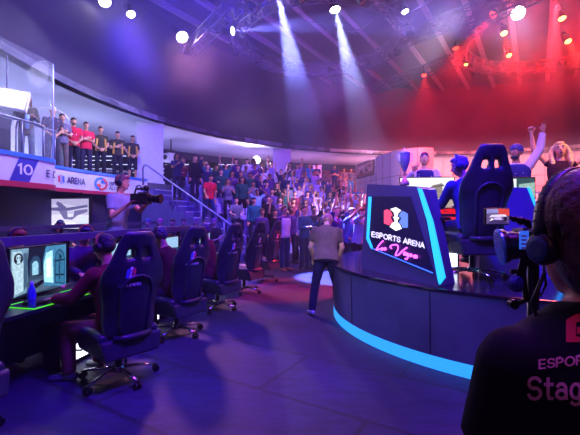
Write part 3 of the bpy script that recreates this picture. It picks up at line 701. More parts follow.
def face_bits(q, parent, iris='#2a1c14', brow='#1e1512', beard=None, mouth='#7a2a30', open_mouth=False):
    hc, hs, hf, hu = q['hc'], q['hs'], q['hf'], q['hu']
    for sg in (1, -1):
        c = hc+hs*(.032*sg)+hf*.079+hu*.016
        e = MB().ell(c, (hs*.0135, hf*.008, hu*.0075), 12, 8).build('eye', solid, parent, smooth=True, col='#e8e4e0')
        MB().ell(c+hf*.006, (hs*.006, hf*.004, hu*.0062), 10, 6).build('iris', solid, e, smooth=True, col=iris)
        MB().tube([hc+hs*(.015*sg)+hf*.087+hu*.036, hc+hs*(.034*sg)+hf*.086+hu*.041, hc+hs*(.053*sg)+hf*.074+hu*.035], [(.003, .004), (.005, .004), (.002, .003)], 6).build('eyebrow', hairm, parent, smooth=True, col=brow)
    MB().ell(hc+hf*.087-hu*.063, (hs*.02, hf*.008, hu*(.013 if open_mouth else .005)), 12, 8).build('mouth', solid, parent, smooth=True, col=mouth)
    if beard:
        mb = MB(); mb.ell(hc-hu*.08+hf*.035, (hs*.056, hf*.06, hu*.036), 16, 10); mb.ell(hc-hu*.05+hf*.01, (hs*.067, hf*.045, hu*.04), 16, 10)
        me = remeshed(mb, 'beard', .008, 1); o = bpy.data.objects.new('beard', me); C.objects.link(o); o.parent = parent; me.materials.append(hairm); o.color = srgb(beard)
PROTO = {}
def proto(key, pose, sleeve='short', hair='short', build=1.0, vox=.018, shorts=False, hem=-.06, hi=False, puff=1.0):
    if key in PROTO: return PROTO[key]
    q = skeleton(pose); d = {'q': q, 'body': body_mesh(q, pose, vox, build, hi), 'shirt': shirt_mesh(q, pose, vox*1.05, build, sleeve, hem, puff=puff), 'trousers': trouser_mesh(q, pose, vox*1.05, build, .5 if shorts else 1),
                          'shoeL': shoe_mesh(q, 'L'), 'shoeR': shoe_mesh(q, 'R'), 'hair': hair_mesh(q, hair, .009 if hi else .014) if hair else None, 'hairname': {'cap': 'cap', 'beanie': 'beanie'}.get(hair, 'hair')}
    for k, m in (('body', skin), ('shirt', cloth), ('trousers', cloth), ('shoeL', solid), ('shoeR', solid), ('hair', hairm)):
        if d[k]: d[k].materials.append(m)
    PROTO[key] = d; return d
def person(pr, loc, rz, label, sk='#c98f70', top='#333344', legs='#22243a', hair='#241a14', shoe='#26262c', scale=1.0, group=None, flip=False):
    def ob(nm, me, col, par=None):
        o = bpy.data.objects.new(nm, me); C.objects.link(o); o.color = srgb(col)
        if par: o.parent = par
        return o
    r = ob('person', pr['body'], sk); r.location = loc; r.rotation_euler.z = rz; r.scale = (scale*(-1 if flip else 1), scale, scale)
    tag(r, label, 'person', group)
    r_ = {'root': r, 'shirt': ob('shirt', pr['shirt'], top, r), 'trousers': ob('trousers', pr['trousers'], legs, r), 'shoeL': ob('shoe', pr['shoeL'], shoe, r), 'shoeR': ob('shoe', pr['shoeR'], shoe, r)}
    if pr['hair'] and hair: r_['hair'] = ob(pr['hairname'], pr['hair'], hair, r)
    return r_
def facing(loc, tgt): d = V(tgt)-V(loc); return math.atan2(d.x, -d.y)
# poses -----------------------------------------------------------------
POSE = {
 'stand': dict(),
 'hips': dict(armL=((.6, .15, -.8), (-.55, -.35, -.5)), armR=((-.6, .15, -.8), (.55, -.35, -.5)), legL=((.12, 0, -1), (.05, .02, -1)), legR=((-.12, 0, -1), (-.05, .02, -1))),
 'crossed': dict(armL=((.2, -.15, -1), (-.85, -.5, .1)), armR=((-.2, -.15, -1), (.85, -.45, .25)), thumbL=(0, 0, 1), thumbR=(0, 0, 1), pitch=.1),
 'clasped': dict(armL=((.2, -.1, -1), (-.5, -.45, -.5)), armR=((-.2, -.1, -1), (.5, -.45, -.5)), thumbL=(0, 0, 1), thumbR=(0, 0, 1), pitch=.12),
 'v_up': dict(armL=((.35, -.1, 1), (.15, -.1, 1)), armR=((-.35, -.1, 1), (-.15, -.1, 1)), thumbL=(-1, 0, 0), thumbR=(1, 0, 0), pitch=-.1),
 'one_up': dict(armR=((-.25, -.35, 1), (.05, -.25, 1)), armL=((.25, -.1, -1), (.0, -.6, -.4)), thumbR=(1, 0, 0), pitch=-.1, lean=(.05, 0, 1)),
 'fist_up': dict(armR=((-.5, -.4, .6), (.1, -.2, 1)), fistR=True, armL=((.3, .1, -1), (.2, -.8, -.1)), fistL=True, pitch=-.15, lean=(0, -.06, 1)),
 'clap': dict(armL=((.25, -.5, -.75), (-.45, -.75, .45)), armR=((-.25, -.5, -.75), (.45, -.75, .45)), thumbL=(0, 0, 1), thumbR=(0, 0, 1)),
 'head': dict(armL=((.8, -.15, .65), (-.75, -.0, .65)), armR=((-.8, -.15, .65), (.75, .0, .65)), pitch=-.05),
 'reach': dict(armL=((.2, -.8, .55), (.05, -.8, .6)), armR=((-.25, -.8, .4), (-.05, -.8, .55)), thumbL=(-1, 0, 0), thumbR=(1, 0, 0), lean=(0, -.22, 1), pitch=-.15, legL=((.1, -.3, -1), (.05, .2, -1)), legR=((-.1, .15, -1), (-.05, .3, -1))),
 'phone': dict(armL=((.25, -.5, -.6), (-.35, -.6, .75)), armR=((-.25, -.55, -.6), (.3, -.6, .8)), thumbL=(0, 0, 1), thumbR=(0, 0, 1), pitch=-.05),
 'sit': dict(pelvis=.55, legL=((.15, -1, -.08), (.02, .05, -1)), legR=((-.15, -1, -.08), (-.02, .05, -1)), armL=((.2, -.35, -.9), (-.3, -.9, -.1)), armR=((-.2, -.35, -.9), (.3, -.9, -.1)), lean=(0, -.05, 1)),
 'walk': dict(legL=((.06, -.35, -1), (.02, .1, -1)), legR=((-.05, .3, -1), (-.02, .45, -1)), armL=((.2, .3, -1), (.1, .0, -1)), armR=((-.25, -.2, -1), (-.0, -.7, -.6)), lean=(.06, -.05, 1), pitch=.15),
}
# ------------------------------------------------------------------ gaming chair (faces -y)
def make_chair(with_logo=True, tall=1.0):
    e = empty('gaming_chair')
    rows = [(.44, .2), (.52, .225), (.62, .235), (.72, .235), (.8, .245), (.88, .27), (.96, .285), (1.03, .28), (1.1, .25), (1.17, .215), (1.24, .185), (1.31, .16), (1.36, .135), (1.40, .09)]
    cols = 16; vs = []; fs = []; hole = set()
    for i, (z, w) in enumerate(rows):
        for j in range(cols+1):
            u = -1+2*j/cols; wing = (.1 if z < .95 else .06)*abs(u)**2.5*(1.3 if .55 < z < 1.05 else .6)
            y = .235+.19*(z-.44)/.96-wing+.02*math.cos((z-.7)*5); vs.append((u*w, y, z*tall if z > .5 else z))
    for i in range(len(rows)-1):
        for j in range(cols):
            if i == 9 and j in (4, 5, 6, 9, 10, 11): continue
            fs.append((i*(cols+1)+j, i*(cols+1)+j+1, (i+1)*(cols+1)+j+1, (i+1)*(cols+1)+j))
    mb = MB(); mb.add(vs, fs); o = mb.build('backrest', leather, e, smooth=True)
    s = o.modifiers.new('s', 'SOLIDIFY'); s.thickness = .075; s.offset = 0
    s = o.modifiers.new('u', 'SUBSURF'); s.levels = 1; s.render_levels = 1
    bake(o)
    for p_ in o.data.polygons: p_.use_smooth = True
    def bk(u, z, off=.045):   # point on the rear face of the backrest
        w = 0
        for (za, wa), (zb, wb) in zip(rows, rows[1:]):
            if za <= z <= zb: w = wa+(wb-wa)*(z-za)/(zb-za)
        wing = (.1 if z < .95 else .06)*abs(u)**2.5*(1.3 if .55 < z < 1.05 else .6)
        return V((u*w, .235+.19*(z-.44)/.96-wing+.02*math.cos((z-.7)*5)+off, z*tall if z > .5 else z))
    pts = [bk(-.52, .5)]+[bk(-.55+.0*k, .5+.085*k) for k in range(1, 5)]+[bk(-.5, .92), bk(-.35, .98), bk(-.12, 1.01), bk(.12, 1.01), bk(.35, .98), bk(.5, .92)]+[bk(.55, .5+.085*k) for k in range(4, 0, -1)]+[bk(.52, .5)]
    MB().tube(pts, .016, 8).build('piping', leather, o, smooth=True)
    MB().tube([bk(-.8, .47, .05), bk(-.3, .465, .055), bk(.3, .465, .055), bk(.8, .47, .05)], .03, 8).build('back_hinge_cover', leather, e, smooth=True)
    # seat with bolsters
    mb = MB()
    mb.box((0, -.03, .455), (.44, .5, .09)); mb.capsule((.235, -.27, .48), (.235, .2, .47), .055, .055, 10); mb.capsule((-.235, -.27, .48), (-.235, .2, .47), .055, .055, 10); mb.capsule((-.2, -.27, .46), (.2, -.27, .46), .05, .05, 10)
    me = remeshed(mb, 'seat', .02, 3); me.materials.append(leather); so = bpy.data.objects.new('seat', me); C.objects.link(so); so.parent = e
    MB().prism([V((-.25, -.27, .29)), V((.25, -.27, .29)), V((.285, -.3, .46)), V((-.285, -.3, .46))], (0, .58, 0)).build('seat_shell', leather, e, bevel=.02)
    for sx in ((-1, 1) if not with_logo else ()):
        a = MB().tube([(sx*.28, .0, .4), (sx*.34, .0, .42), (sx*.345, 0, .66)], [(.03, .02)]*3, 8).build('armrest', black, e)
        MB().box((sx*.34, -.03, .68), (.09, .28, .035)).build('arm_pad', black, a, bevel=.012)
    MB().lathe([(.03, .1), (.03, .3), (.06, .3), (.06, .34), (.022, .34)], 14).build('gas_lift', blackm, e)
    MB().lathe([(.05, .075), (.055, .09), (.045, .13), (.02, .135)], 14).build('base_hub', chrome, e)
    for k in range(5):
        a = math.radians(72*k+20); d = V((math.cos(a), math.sin(a), 0)); s = V((-d.y, d.x, 0))
        l = MB().tube([d*.03+V((0, 0, .105)), d*.18+V((0, 0, .1)), d*.33+V((0, 0, .075))], [(.022, .016), (.018, .014), (.014, .012)], 8, side=s).build('base_leg', chrome, e, smooth=True)
        c = d*.34+V((0, 0, .032)); mb = MB()
        for q in (-1, 1): mb.lathe([(.012, -.009), (.031, -.009), (.032, 0), (.031, .009), (.012, .009)], 14, c+s*(.018*q), Matrix((d, V((0, 0, 1)), s)).transposed())
        mb.box(c+V((0, 0, .03)), (.02, .03, .03), R=Matrix((d, s, V((0, 0, 1)))).transposed()); mb.build('caster', black, l, smooth=False)
    if with_logo:
        f = lambda u, v: bk(.02+.5*u, .93+.17*v, .05); emblem(lambda u, v: f(.2+.6*u, .3+.7*v), o)
        text_mb('ESPORTS ARENA', lambda u, v: f(-.15+1.3*u, .0+.13*v), bold=.03).build('lettering', whm, o)
    return e
chair_a = make_chair()
chair_b = make_chair(False, 1.04)
# the stage chair has a big plain back
# ------------------------------------------------------------------ gaming row
RD = V((.2105, .9776, 0)); RN = V((-.9776, .2105, 0))     # along the row, towards the desk
base0 = V((-1.75, 3.6, 0)); cpos = [base0+RD*(1.335*k) for k in range(-1, 5)]
cpos[5] = V((-.62, 8.85, 0))
RZ = math.atan2(RN.x, -RN.y)
CH_L = ['empty black gaming chair cut off by the left edge of the picture', 'black gaming chair of the player in maroon nearest the camera, emblem on its back', 'second black gaming chair of the row, behind the player with blue lit hair', 'third black gaming chair of the row, beside the young player turned in profile',
        'fourth black gaming chair of the row, empty and tinted purple', 'farthest black gaming chair of the row, tinted magenta beside the man in the white vest']
chairs = []
jit = [-.1, -.5, -.36, -.3, -.22, -.2]
cpos[0] = V((-2.32, 2.5, 0)); cpos[1] = cpos[1]-RN*.14
for k, p in enumerate(cpos):
    o = chair_a if k == 0 else copy_tree(chair_a); o.location = p; o.rotation_euler.z = RZ+jit[k]; tag(o, CH_L[k], 'chair', 'gaming chairs along the near row of desks'); chairs.append(o)
deskm = mat('desk_black', '#1b1b28', .35, var=.1); panelm = mat('desk_grey', '#4a4c72', .6, var=.1)
greenm = mat('green_glow', '#103010', emit='#58ff28', es=.8, var=0); pcglow = mat('pc_glow', '#ffffff', emit='#dfe6ff', es=3.2, var=0)
dz_ = .71
def dpt(k, n, z): return base0+RD*(1.335*k)+RN*n+V((0, 0, z))
def obox(mb, k0, k1, n0, n1, z0, z1):
    mb.prism([dpt(k0, n0, z0), dpt(k1, n0, z0), dpt(k1, n1, z0), dpt(k0, n1, z0)], (0, 0, z1-z0))
for k in range(-1, 4):
    nm = ['nearest', 'near', 'middle', 'fourth', 'far'][k+1]; k0, k1 = k-.49, k+.49
    e = empty('gaming_desk', dpt(k, .9, 0), 0, {-1: 'black gaming desk at the left picture edge beside the empty chair', 0: 'black gaming desk with the glowing dungeon monitor and the water bottle', 1: 'black gaming desk of the player with blue lit hair', 2: 'black gaming desk of the young player in profile', 3: 'farthest black gaming desk of the near row'}[k], 'desk', 'gaming desks of the near row'); W = Matrix.Translation(-e.location)
    mb = MB(); obox(mb, k0, k1, .42, 1.42, dz_-.035, dz_); put(mb.build('worktop', deskm, e), W)
    mb = MB(); obox(mb, k0, k1, .98, 1.01, .08, dz_-.04)
    for q in range(3): obox(mb, k-.2, k+.2, .972, .98, .45+.06*q, .465+.06*q)
    put(mb.build('modesty_panel', panelm, e), W)
    for kk in (k0+.015, k1-.015):
        mb = MB(); obox(mb, kk-.012, kk+.012, .5, 1.4, 0, dz_-.04); put(mb.build('side_panel', deskm, e), W)
# long screening bar over the desks
e = empty('screen_rail', dpt(1, 1.1, 1.28), 0, 'long dark horizontal rail running above the monitors of the near row', 'rail'); W = Matrix.Translation(-e.location)
mb = MB(); obox(mb, -1.6, 3.45, 1.02, 1.09, 1.235, 1.32); put(mb.build('rail', mat('rail_purple', '#3f3c66', .5), e), W)
for kk in (-1.5, .5, 1.5, 2.5, 3.42):
    mb = MB(); obox(mb, kk-.02, kk+.02, 1.03, 1.08, .74, 1.24); put(mb.build('post', blackm, e), W)
# second row of desks farther left
b2 = V((-5.75, 6.9, 0)); e = empty('screen_rail', b2+V((.6, 2.8, 1.28)), 0, 'far dark horizontal rail above the second row of gaming desks', 'rail'); W = Matrix.Translation(-e.location)
q0, q1 = b2, b2+RD*6.2
put(MB().prism([q0+V((0, 0, 1.21)), q1+V((0, 0, 1.21)), q1+RN*.07+V((0, 0, 1.21)), q0+RN*.07+V((0, 0, 1.21))], (0, 0, .09)).build('rail', M['rail_purple'], e), W)
for t in (0, 2, 4, 6.1): put(MB().prism([q0+RD*t, q0+RD*(t+.05), q0+RD*(t+.05)+RN*.05, q0+RD*t+RN*.05], (0, 0, 1.22)).build('post', blackm, e), W)
e = empty('long_desk', b2+RD*3, 0, 'far second row of gaming desks, dark and seen between the players', 'desk'); W = Matrix.Translation(-e.location)
put(MB().prism([q0-RN*.75+V((0, 0, .7)), q1-RN*.75+V((0, 0, .7)), q1+RN*.7+V((0, 0, .7)), q0+RN*.7+V((0, 0, .7))], (0, 0, .04)).build('worktop', deskm, e), W)
put(MB().prism([q0, q1, q1+RN*.04, q0+RN*.04], (0, 0, .7)).build('centre_panel', panelm, e), W)

def monitor(w, h, polys, loc, rz, label, cat='monitor', lift=.12, group=None, foot=True):
    """loc: point on the worktop under the screen; faces -y before turning"""
    e = empty('monitor', loc, rz, label, cat, group)
    MB().box((0, .02, lift+h/2), (w, .035, h)).build('casing', black, e, bevel=.006)
    if polys: s = paint(w-.03, h-.03, polys).build('screen', screenm, e, colours=True, loc=(0, .0015, lift+h/2))
    if foot:
        MB().tube([(0, .05, 0), (0, .06, lift+h*.45)], [(.03, .02)]*2, 8).build('stand', blackm, e); MB().box((0, .05, .008), (.26, .2, .016)).build('foot', blackm, e, bevel=.005)
    return e
dung = [([(0, 0), (1, 0), (1, 1), (0, 1)], '#0a1a2c'),
        ([(.26, .0), (.56, .05), (.56, .5), (.26, .5)], '#16242f'), ([(.26, .0), (.98, .0), (.62, .34), (.3, .4)], '#31465c'), ([(.3, .0), (.7, .05), (.55, .28), (.34, .3)], '#4a6076'),
        ([(.28, .75), (.55, .8), (.55, 1), (.28, 1)], '#0e1a2a'), ([(.31, .4), (.5, .4), (.5, .68), (.47, .78), (.41, .82), (.35, .78), (.31, .68)], '#22425c'), ([(.35, .4), (.46, .4), (.46, .64), (.43, .7), (.38, .7), (.35, .64)], '#8fc4da'),
        ([(0, 0), (.25, .06), (.28, .3), (.27, .7), (.29, 1), (0, 1)], '#6f93ab'), ([(.02, .05), (.2, .1), (.22, .5), (.17, .95), (.02, .95)], '#a9c9d6'), ([(.2, .1), (.27, .2), (.27, .9), (.2, .9)], '#3f5c74'),
        ([(.56, .12), (1, 0), (1, 1), (.6, 1), (.54, .7)], '#3d7ea6'), ([(.56, .2), (.74, .14), (.72, .9), (.6, .85), (.55, .6)], '#a8e4f2'), ([(.6, .3), (.7, .28), (.69, .75), (.6, .7)], '#e2fbff'),
        ([(.76, .12), (.97, .04), (.98, .7), (.93, .86), (.85, .92), (.78, .84), (.75, .6)], '#20506e'), ([(.785, .16), (.95, .09), (.96, .68), (.9, .82), (.84, .85), (.79, .78)], '#2f6f92'),
        ([(.77, .3), (.96, .26), (.96, .3), (.77, .34)], '#0c2234'), ([(.77, .62), (.96, .62), (.96, .66), (.77, .66)], '#0c2234'), (disc(.87, .72, .05, 1.6), '#0c2234'), ([(.84, .2), (.87, .18), (.87, .8), (.84, .8)], '#16405a'),
        ([(.4, .1), (.5, .16), (.56, .22), (.52, .28), (.46, .24), (.36, .2)], '#0a0c14'), (disc(.11, .8, .12, 1.6), '#0a1420'), (disc(.11, .82, .065, 1.6), '#a9c9d6'), ([(.08, .7), (.14, .7), (.13, .78), (.09, .78)], '#a9c9d6'), (disc(.09, .82, .018, 1.6, 8), '#0a1420'), (disc(.13, .82, .018, 1.6, 8), '#0a1420')]
bluegame = [([(0, 0), (1, 0), (1, 1), (0, 1)], '#1b3a5c'), ([(0, .5), (1, .45), (1, 1), (0, 1)], '#8fb6d8'), ([(.2, .1), (.5, .6), (.8, .1)], '#c8dcf0'), ([(.4, .0), (.6, .0), (.58, .3), (.44, .3)], '#20242c')]
GM = 'gaming monitors on the near row'
ml = ['monitor at the left picture edge in front of the empty chair', 'large monitor showing a blue lit stone dungeon and arched door, beside the water bottle', 'monitor in front of the player with blue lit hair', 'monitor in front of the young player in profile', 'farthest monitor of the near row']
for k in range(-1, 4):
    monitor(.72 if k == 0 else .6, .49 if k == 0 else .36, dung if k == 0 else bluegame, dpt(k+.08 if k == 0 else k, .84, dz_), RZ+PI+.05, ml[k+1], lift=.03 if k == 0 else .1)
# monitors of the opposite side, backs to us
for k, lb in ((0, 'rear of a monitor facing the player with the orange headset'), (1, 'rear of a monitor facing away, behind the second gaming desk'), (2, 'rear of a monitor facing away, behind the third gaming desk')):
    monitor(.6, .35, bluegame, dpt(k+.35, 1.25, dz_), RZ, lb, group=None)
# keyboards, mats, mice, towers
kb = empty('keyboard'); MB().box((0, 0, .014), (.42, .14, .022)).build('case', black, kb, bevel=.004)
mb = MB()
for r_ in range(5):
    for c_ in range(15): mb.box((-.19+c_*.0272, -.05+r_*.025, .03), (.022, .02, .01))
mb.build('keys', mat('key_black', '#24242e', .5), kb)
mp = empty('mouse_mat'); MB().box((0, 0, .002), (.8, .34, .004)).build('cloth', mat('mat_black', '#12121a', .9), mp)
MB().tube([(-.4, -.17, .005), (.4, -.17, .005), (.4, .17, .005), (-.4, .17, .005)], .006, 6, closed=True).build('glowing_edge', greenm, mp)
ms = empty('mouse'); mb = MB(); mb.ell((0, 0, .012), ((.031, 0, 0), (0, .058, 0), (0, 0, .026)), 14, 10); mb.build('body', black, ms, smooth=True); MB().box((0, -.03, .034), (.006, .02, .01)).build('scroll_wheel', greenm, ms)
pc = empty('computer_tower'); MB().box((0, 0, .23), (.2, .46, .44)).build('case', black, pc, bevel=.01)
mb = MB(); sx = -.103
mb.prism([V((sx, -.2, .05)), V((sx, .2, .05)), V((sx, .2, .22)), V((sx, .02, .2)), V((sx, -.2, .3))], (-.004, 0, 0)); mb.build('glowing_panel', pcglow, pc)
mb = MB(); mb.tube([(-.108, -.2, .16), (-.108, -.05, .12), (-.108, .04, .15), (-.108, .2, .12)], .012, 6); mb.build('cable', black, pc)
firsts = {}
who = ['at the empty left edge station', 'under the hands of the nearest player in maroon', 'of the player with blue lit hair', 'of the young player in profile', 'at the farthest station of the near row']
who2 = [w.replace('under the hands of', 'of') for w in who]
for k in range(-1, 4):
    for nm, pr_, pos, extra, lb, c_ in (('kb', kb, dpt(k-.04, .6, dz_+.004), 0, 'black keyboard '+who[k+1], 'keyboard'), ('mp', mp, dpt(k+.03, .6, dz_), 0, 'green edged mouse mat '+who2[k+1], 'mouse mat'), ('ms', ms, dpt(k+.24, .58, dz_+.004), 0, 'black computer mouse '+who2[k+1], 'mouse'),
                                        ('pc', pc, dpt(k+.18, .62, 0), PI/2, 'black computer tower with glowing side '+who2[k+1], 'computer')):
        o = pr_ if nm not in firsts else copy_tree(pr_); firsts[nm] = 1; o.location = pos
        o.rotation_euler.z = (RZ if nm != 'pc' else math.atan2(RN.y, RN.x)); tag(o, lb, c_)
# the towers: lit face turned to the chairs
# water bottle
e = empty('water_bottle', at(32.5, 322, 2.82), 0, 'clear blue plastic water bottle standing on the desk below the dungeon monitor', 'bottle')
e.location.z = dz_; e.location.x, e.location.y = dpt(-.24, .5, 0).x, dpt(-.24, .5, 0).y
MB().lathe([(.025, 0), (.033, .01), (.031, .05), (.034, .06), (.031, .09), (.034, .1), (.032, .15), (.02, .19), (.013, .2), (.013, .215)], 20).build('body', mat('blue_plastic', '#5a62ff', .1, trans=.6, var=0), e, smooth=True)
MB().lathe([(.016, .212), (.016, .235), (.004, .237)], 14).build('cap', mat('cap_white', '#dfe4ff', .4), e); MB().lathe([(.0345, .08), (.0345, .13)], 20).build('label', mat('bottle_label', '#3a3ad0', .5), e)

# ------------------------------------------------------------------ auditorium seats
sp = empty('auditorium_seat'); seatm = mat('seat_lilac', '#a08fd0', .8, var=.1)
MB().prism([V((-.22, .16, .38)), V((.22, .16, .38)), V((.24, .22, .95)), V((-.24, .22, .95))], (0, .06, 0)).build('backrest', seatm, sp, bevel=.02)
MB().box((0, .1, .5), (.43, .08, .36)).build('seat', seatm, sp, bevel=.02)
for sx in (-1, 1): MB().box((sx*.25, .15, .28), (.04, .2, .56)).build('side_panel', mat('seat_side', '#6a5aa8', .6), sp, bevel=.01)
first = True
for k in range(6):
    rr = R0+DR*(k+.5)
    for j in range(9 if k < 5 else 6):
        a = A1-1.6-j*(.56/rr*57.3)
        o = sp if first else copy_tree(sp); first = False; p = pol(rr, a); p.z = DZ*(k+1); o.location = p; o.rotation_euler.z = facing(p, (CX, CY, 0))
        tag(o, f'lilac seat, {ORD[j]} from the aisle on the {["lowest","second","third","fourth","fifth","top"][k]} tier', 'seat', 'lilac seats on the tiers')

# ------------------------------------------------------------------ stage
SX, SY, SR, SZ = 3.38, 5.68, 2.71, .82
conc = mat('stage_concrete', '#565e82', .7, var=.35, scale=1.6, bump=.25); deckm = mat('stage_deck', '#232136', .16, var=.15, scale=2)
st = empty('stage', (SX, SY, 0), 0, 'low round stage with dark concrete side, glossy top and glowing cyan strip at its foot', 'stage')
def ring(r, n=96): return [V((r*math.cos(2*PI*i/n), r*math.sin(2*PI*i/n), 0)) for i in range(n)]
MB().lathe([(SR-.06, 0), (SR-.06, .13), (SR, .135), (SR+.02, SZ-.03)], 120).build('concrete_side', conc, st, smooth=False)
MB().lathe([(SR+.01, SZ-.03), (SR+.035, SZ-.025), (SR+.035, SZ-.005), (SR+.02, SZ)], 120).build('deck', deckm, st)
MB().lathe([(SR-.05, .0), (SR-.0, .002), (SR-.0, .125), (SR-.05, .13)], 120).build('light_strip', mat('cyan_strip', '#30b0ff', emit='#2fa4f2', es=1.05, var=0), st)
for k in range(14):
    mb = MB(); a = 2*PI*k/14+.31; mb.tube([V(((SR+.008)*math.cos(a), (SR+.008)*math.sin(a), .14)), V(((SR+.022)*math.cos(a), (SR+.022)*math.sin(a), SZ-.04))], .005, 4); mb.build('panel_joint', mat('joint_dark', '#15172a', .8), st)

# ------------------------------------------------------------------ branded console
cyan = mat('cyan_tube', '#30d0ff', emit='#25c4f0', es=1.15, var=0); bodym = mat('console_grey', '#4a4678', .45, var=.06); navy = mat('console_navy', '#15133f', .4, var=.08)
BLp, BRp, TLp = at(361.8, 267, 0), None, None
def on_z(px, py, z): Y = (CH-z)*F0/(py-H0); return at(px, py, Y)
P1 = on_z(362, 268.5, SZ); P2 = on_z(438, 286, SZ); P3 = at(367, 184, P1.y+.06)
PN = (P2-P1).cross(P3-P1).normalized(); PN = PN if PN.dot(V((0, 0, CH))-P1) > 0 else -PN
EYE = V((0, 0, CH))
def onp(px, py, off=0):
    d = at(px, py, 1.0)-EYE; t = (P1-EYE).dot(PN)/d.dot(PN); return EYE+d*t+PN*off
e = empty('console_desk', P1, 0, 'tall slanted console with ESPORTS ARENA emblem, pink neon lettering and cyan edge lights', 'console'); W = Matrix.Translation(-P1)
BACK = V((.26, .2, 0))
outer = [P1, onp(361.3, 262), onp(367, 184), onp(415.5, 186.3), onp(419.6, 188.5), P2]
put(MB().prism(outer, BACK).build('body', bodym, e), W)
put(MB().prism([onp(x, y, .012) for x, y in ((371, 196.5), (368.6, 238), (372.6, 248.2), (434.5, 273.2), (411, 196.5))], -PN*.02).build('front_panel', navy, e), W)
def tubes(pts, r, name, m, off=.02): put(MB().tube([onp(x, y, off) for x, y in pts], r, 8).build(name, m, e, smooth=True), W)
put(MB().prism([onp(x, y, .018) for x, y in ((369.5, 196.8), (372.4, 197), (370, 237.8), (373.6, 247), (372.4, 249.2), (367.4, 239))], -PN*.02).build('edge_light', cyan, e), W)
tubes([(373, 248.3), (434, 273)], .007, 'edge_light', mat('blue_tube', '#4a7aff', emit='#3f7cff', es=1.1, var=0))
put(MB().prism([onp(x, y, .016) for x, y in ((418.4, 188.2), (422, 189.2), (433.3, 221.4), (445.6, 277.5), (440.2, 284.6), (438.8, 280), (428.2, 221.4))], -PN*.02).build('edge_light', cyan, e), W)
o = emblem(lambda u, v: onp(385+24*u+v*.0+.0, 229.5-v*23.5+u*1.4+(4.5 if False else 0)+(1.5*u), .016), e, m=litprint); put(o, W)
ta, tb = V((373, 236.6, 0)), V((425.4, 248, 0))
put(text_mb('ESPORTS ARENA', lambda u, v: onp(ta.x+(tb.x-ta.x)*u+.25*v, ta.y+(tb.y-ta.y)*u-v*(4.7-.2*u)-.5*math.sin(u*PI), .018), bold=.05).build('lettering', mat('lit_white', '#ffffff', .5, emit='#ffffff', es=.8), e), W)
neon = mat('neon_pink', '#ff60e0', emit='#f060ff', es=2.6, var=0)
def npx(x, y): return (368+x/9.06, 228+y/9.06)     # traced from a 9.06x enlargement
strokes = [[(155, 118), (140, 130), (115, 160), (95, 192), (100, 198), (120, 192), (138, 188)], [(150, 182), (140, 186), (138, 198), (148, 200), (156, 192), (152, 183)], [(178, 180), (168, 184), (180, 192), (172, 200), (165, 197)],
           [(232, 188), (220, 172), (232, 158), (262, 152), (285, 158), (290, 190), (270, 235), (272, 250), (300, 240), (335, 205), (372, 178)], [(345, 232), (358, 232), (358, 222), (346, 224), (344, 240), (356, 248)],
           [(384, 234), (372, 232), (366, 246), (378, 250), (386, 238), (382, 262), (368, 284), (355, 278)], [(412, 240), (400, 240), (396, 254), (408, 258), (416, 246), (416, 262)], [(450, 250), (438, 250), (436, 262), (446, 262), (446, 270), (434, 268)], [(464, 252), (456, 258), (464, 266), (458, 272)]]
mb = MB()
for s_ in strokes:
    cp = catmull([npx(*q) for q in s_], 4); mb.tube([onp(x, y, .03) for x, y in cp], .0085, 6)
put(mb.build('neon_lettering', neon, e, smooth=True), W)
cons_top = lambda px, py, back=.5: onp(px, py)+BACK*back
# trophy
tp = cons_top(397, 186.0, .45); tp.z = max(onp(397, 185.4).z, 1.9)
e = empty('trophy', tp, 0, 'tall silver and purple trophy cup standing on the branded console', 'trophy'); s = .42
silver = mat('trophy_silver', '#d8dcff', .32, .5, var=.05); bronze = mat('trophy_bronze', '#d8a0a8', .35, .4, var=.05)
MB().lathe([(.055, 0), (.06, .02), (.05, .05), (.028, .075), (.014, .1), (.012, .13), (.02, .145), (.012, .16), (.016, .175)], 28).build('foot', bronze, e, smooth=True)
MB().lathe([(.016, .17), (.034, .2), (.052, .25), (.064, .31), (.068, .36), (.064, .385), (.07, .395), (.066, .405)], 28).build('cup', silver, e, smooth=True)
MB().lathe([(.064, .4), (.05, .415), (.025, .425), (.01, .435), (.014, .45), (.004, .462)], 24).build('lid', silver, e, smooth=True)
for sx in (-1, 1): MB().tube([(sx*.06, 0, .37), (sx*.085, 0, .385), (sx*.098, 0, .36), (sx*.09, 0, .32), (sx*.06, 0, .29), (sx*.05, 0, .27)], .006, 8).build('handle', silver, e, smooth=True)
# second console, seen from inside, mirrored
Q1, Q2 = V((2.35, 4.72, SZ)), V((3.02, 4.12, SZ)); T1, T2 = V((2.42, 4.8, 1.885)), at(530, 187.5, 4.42)
e = empty('console_desk', Q1, 0, 'plain grey console with a cyan edge light behind the stage chair', 'console'); W = Matrix.Translation(-Q1)
put(MB().prism([Q1, Q2, T2, T1], (.1, .28, 0)).build('body', bodym, e), W)
d = (T2-T1).normalized(); n_ = (Q2-Q1).cross(T1-Q1).normalized(); n_ = n_ if n_.y < 0 else -n_
put(MB().prism([T2-d*.03+n_*.012, T2+n_*.012, Q2+n_*.012, Q2-d*.04+n_*.012], -n_*.01).build('edge_light', cyan, e), W)
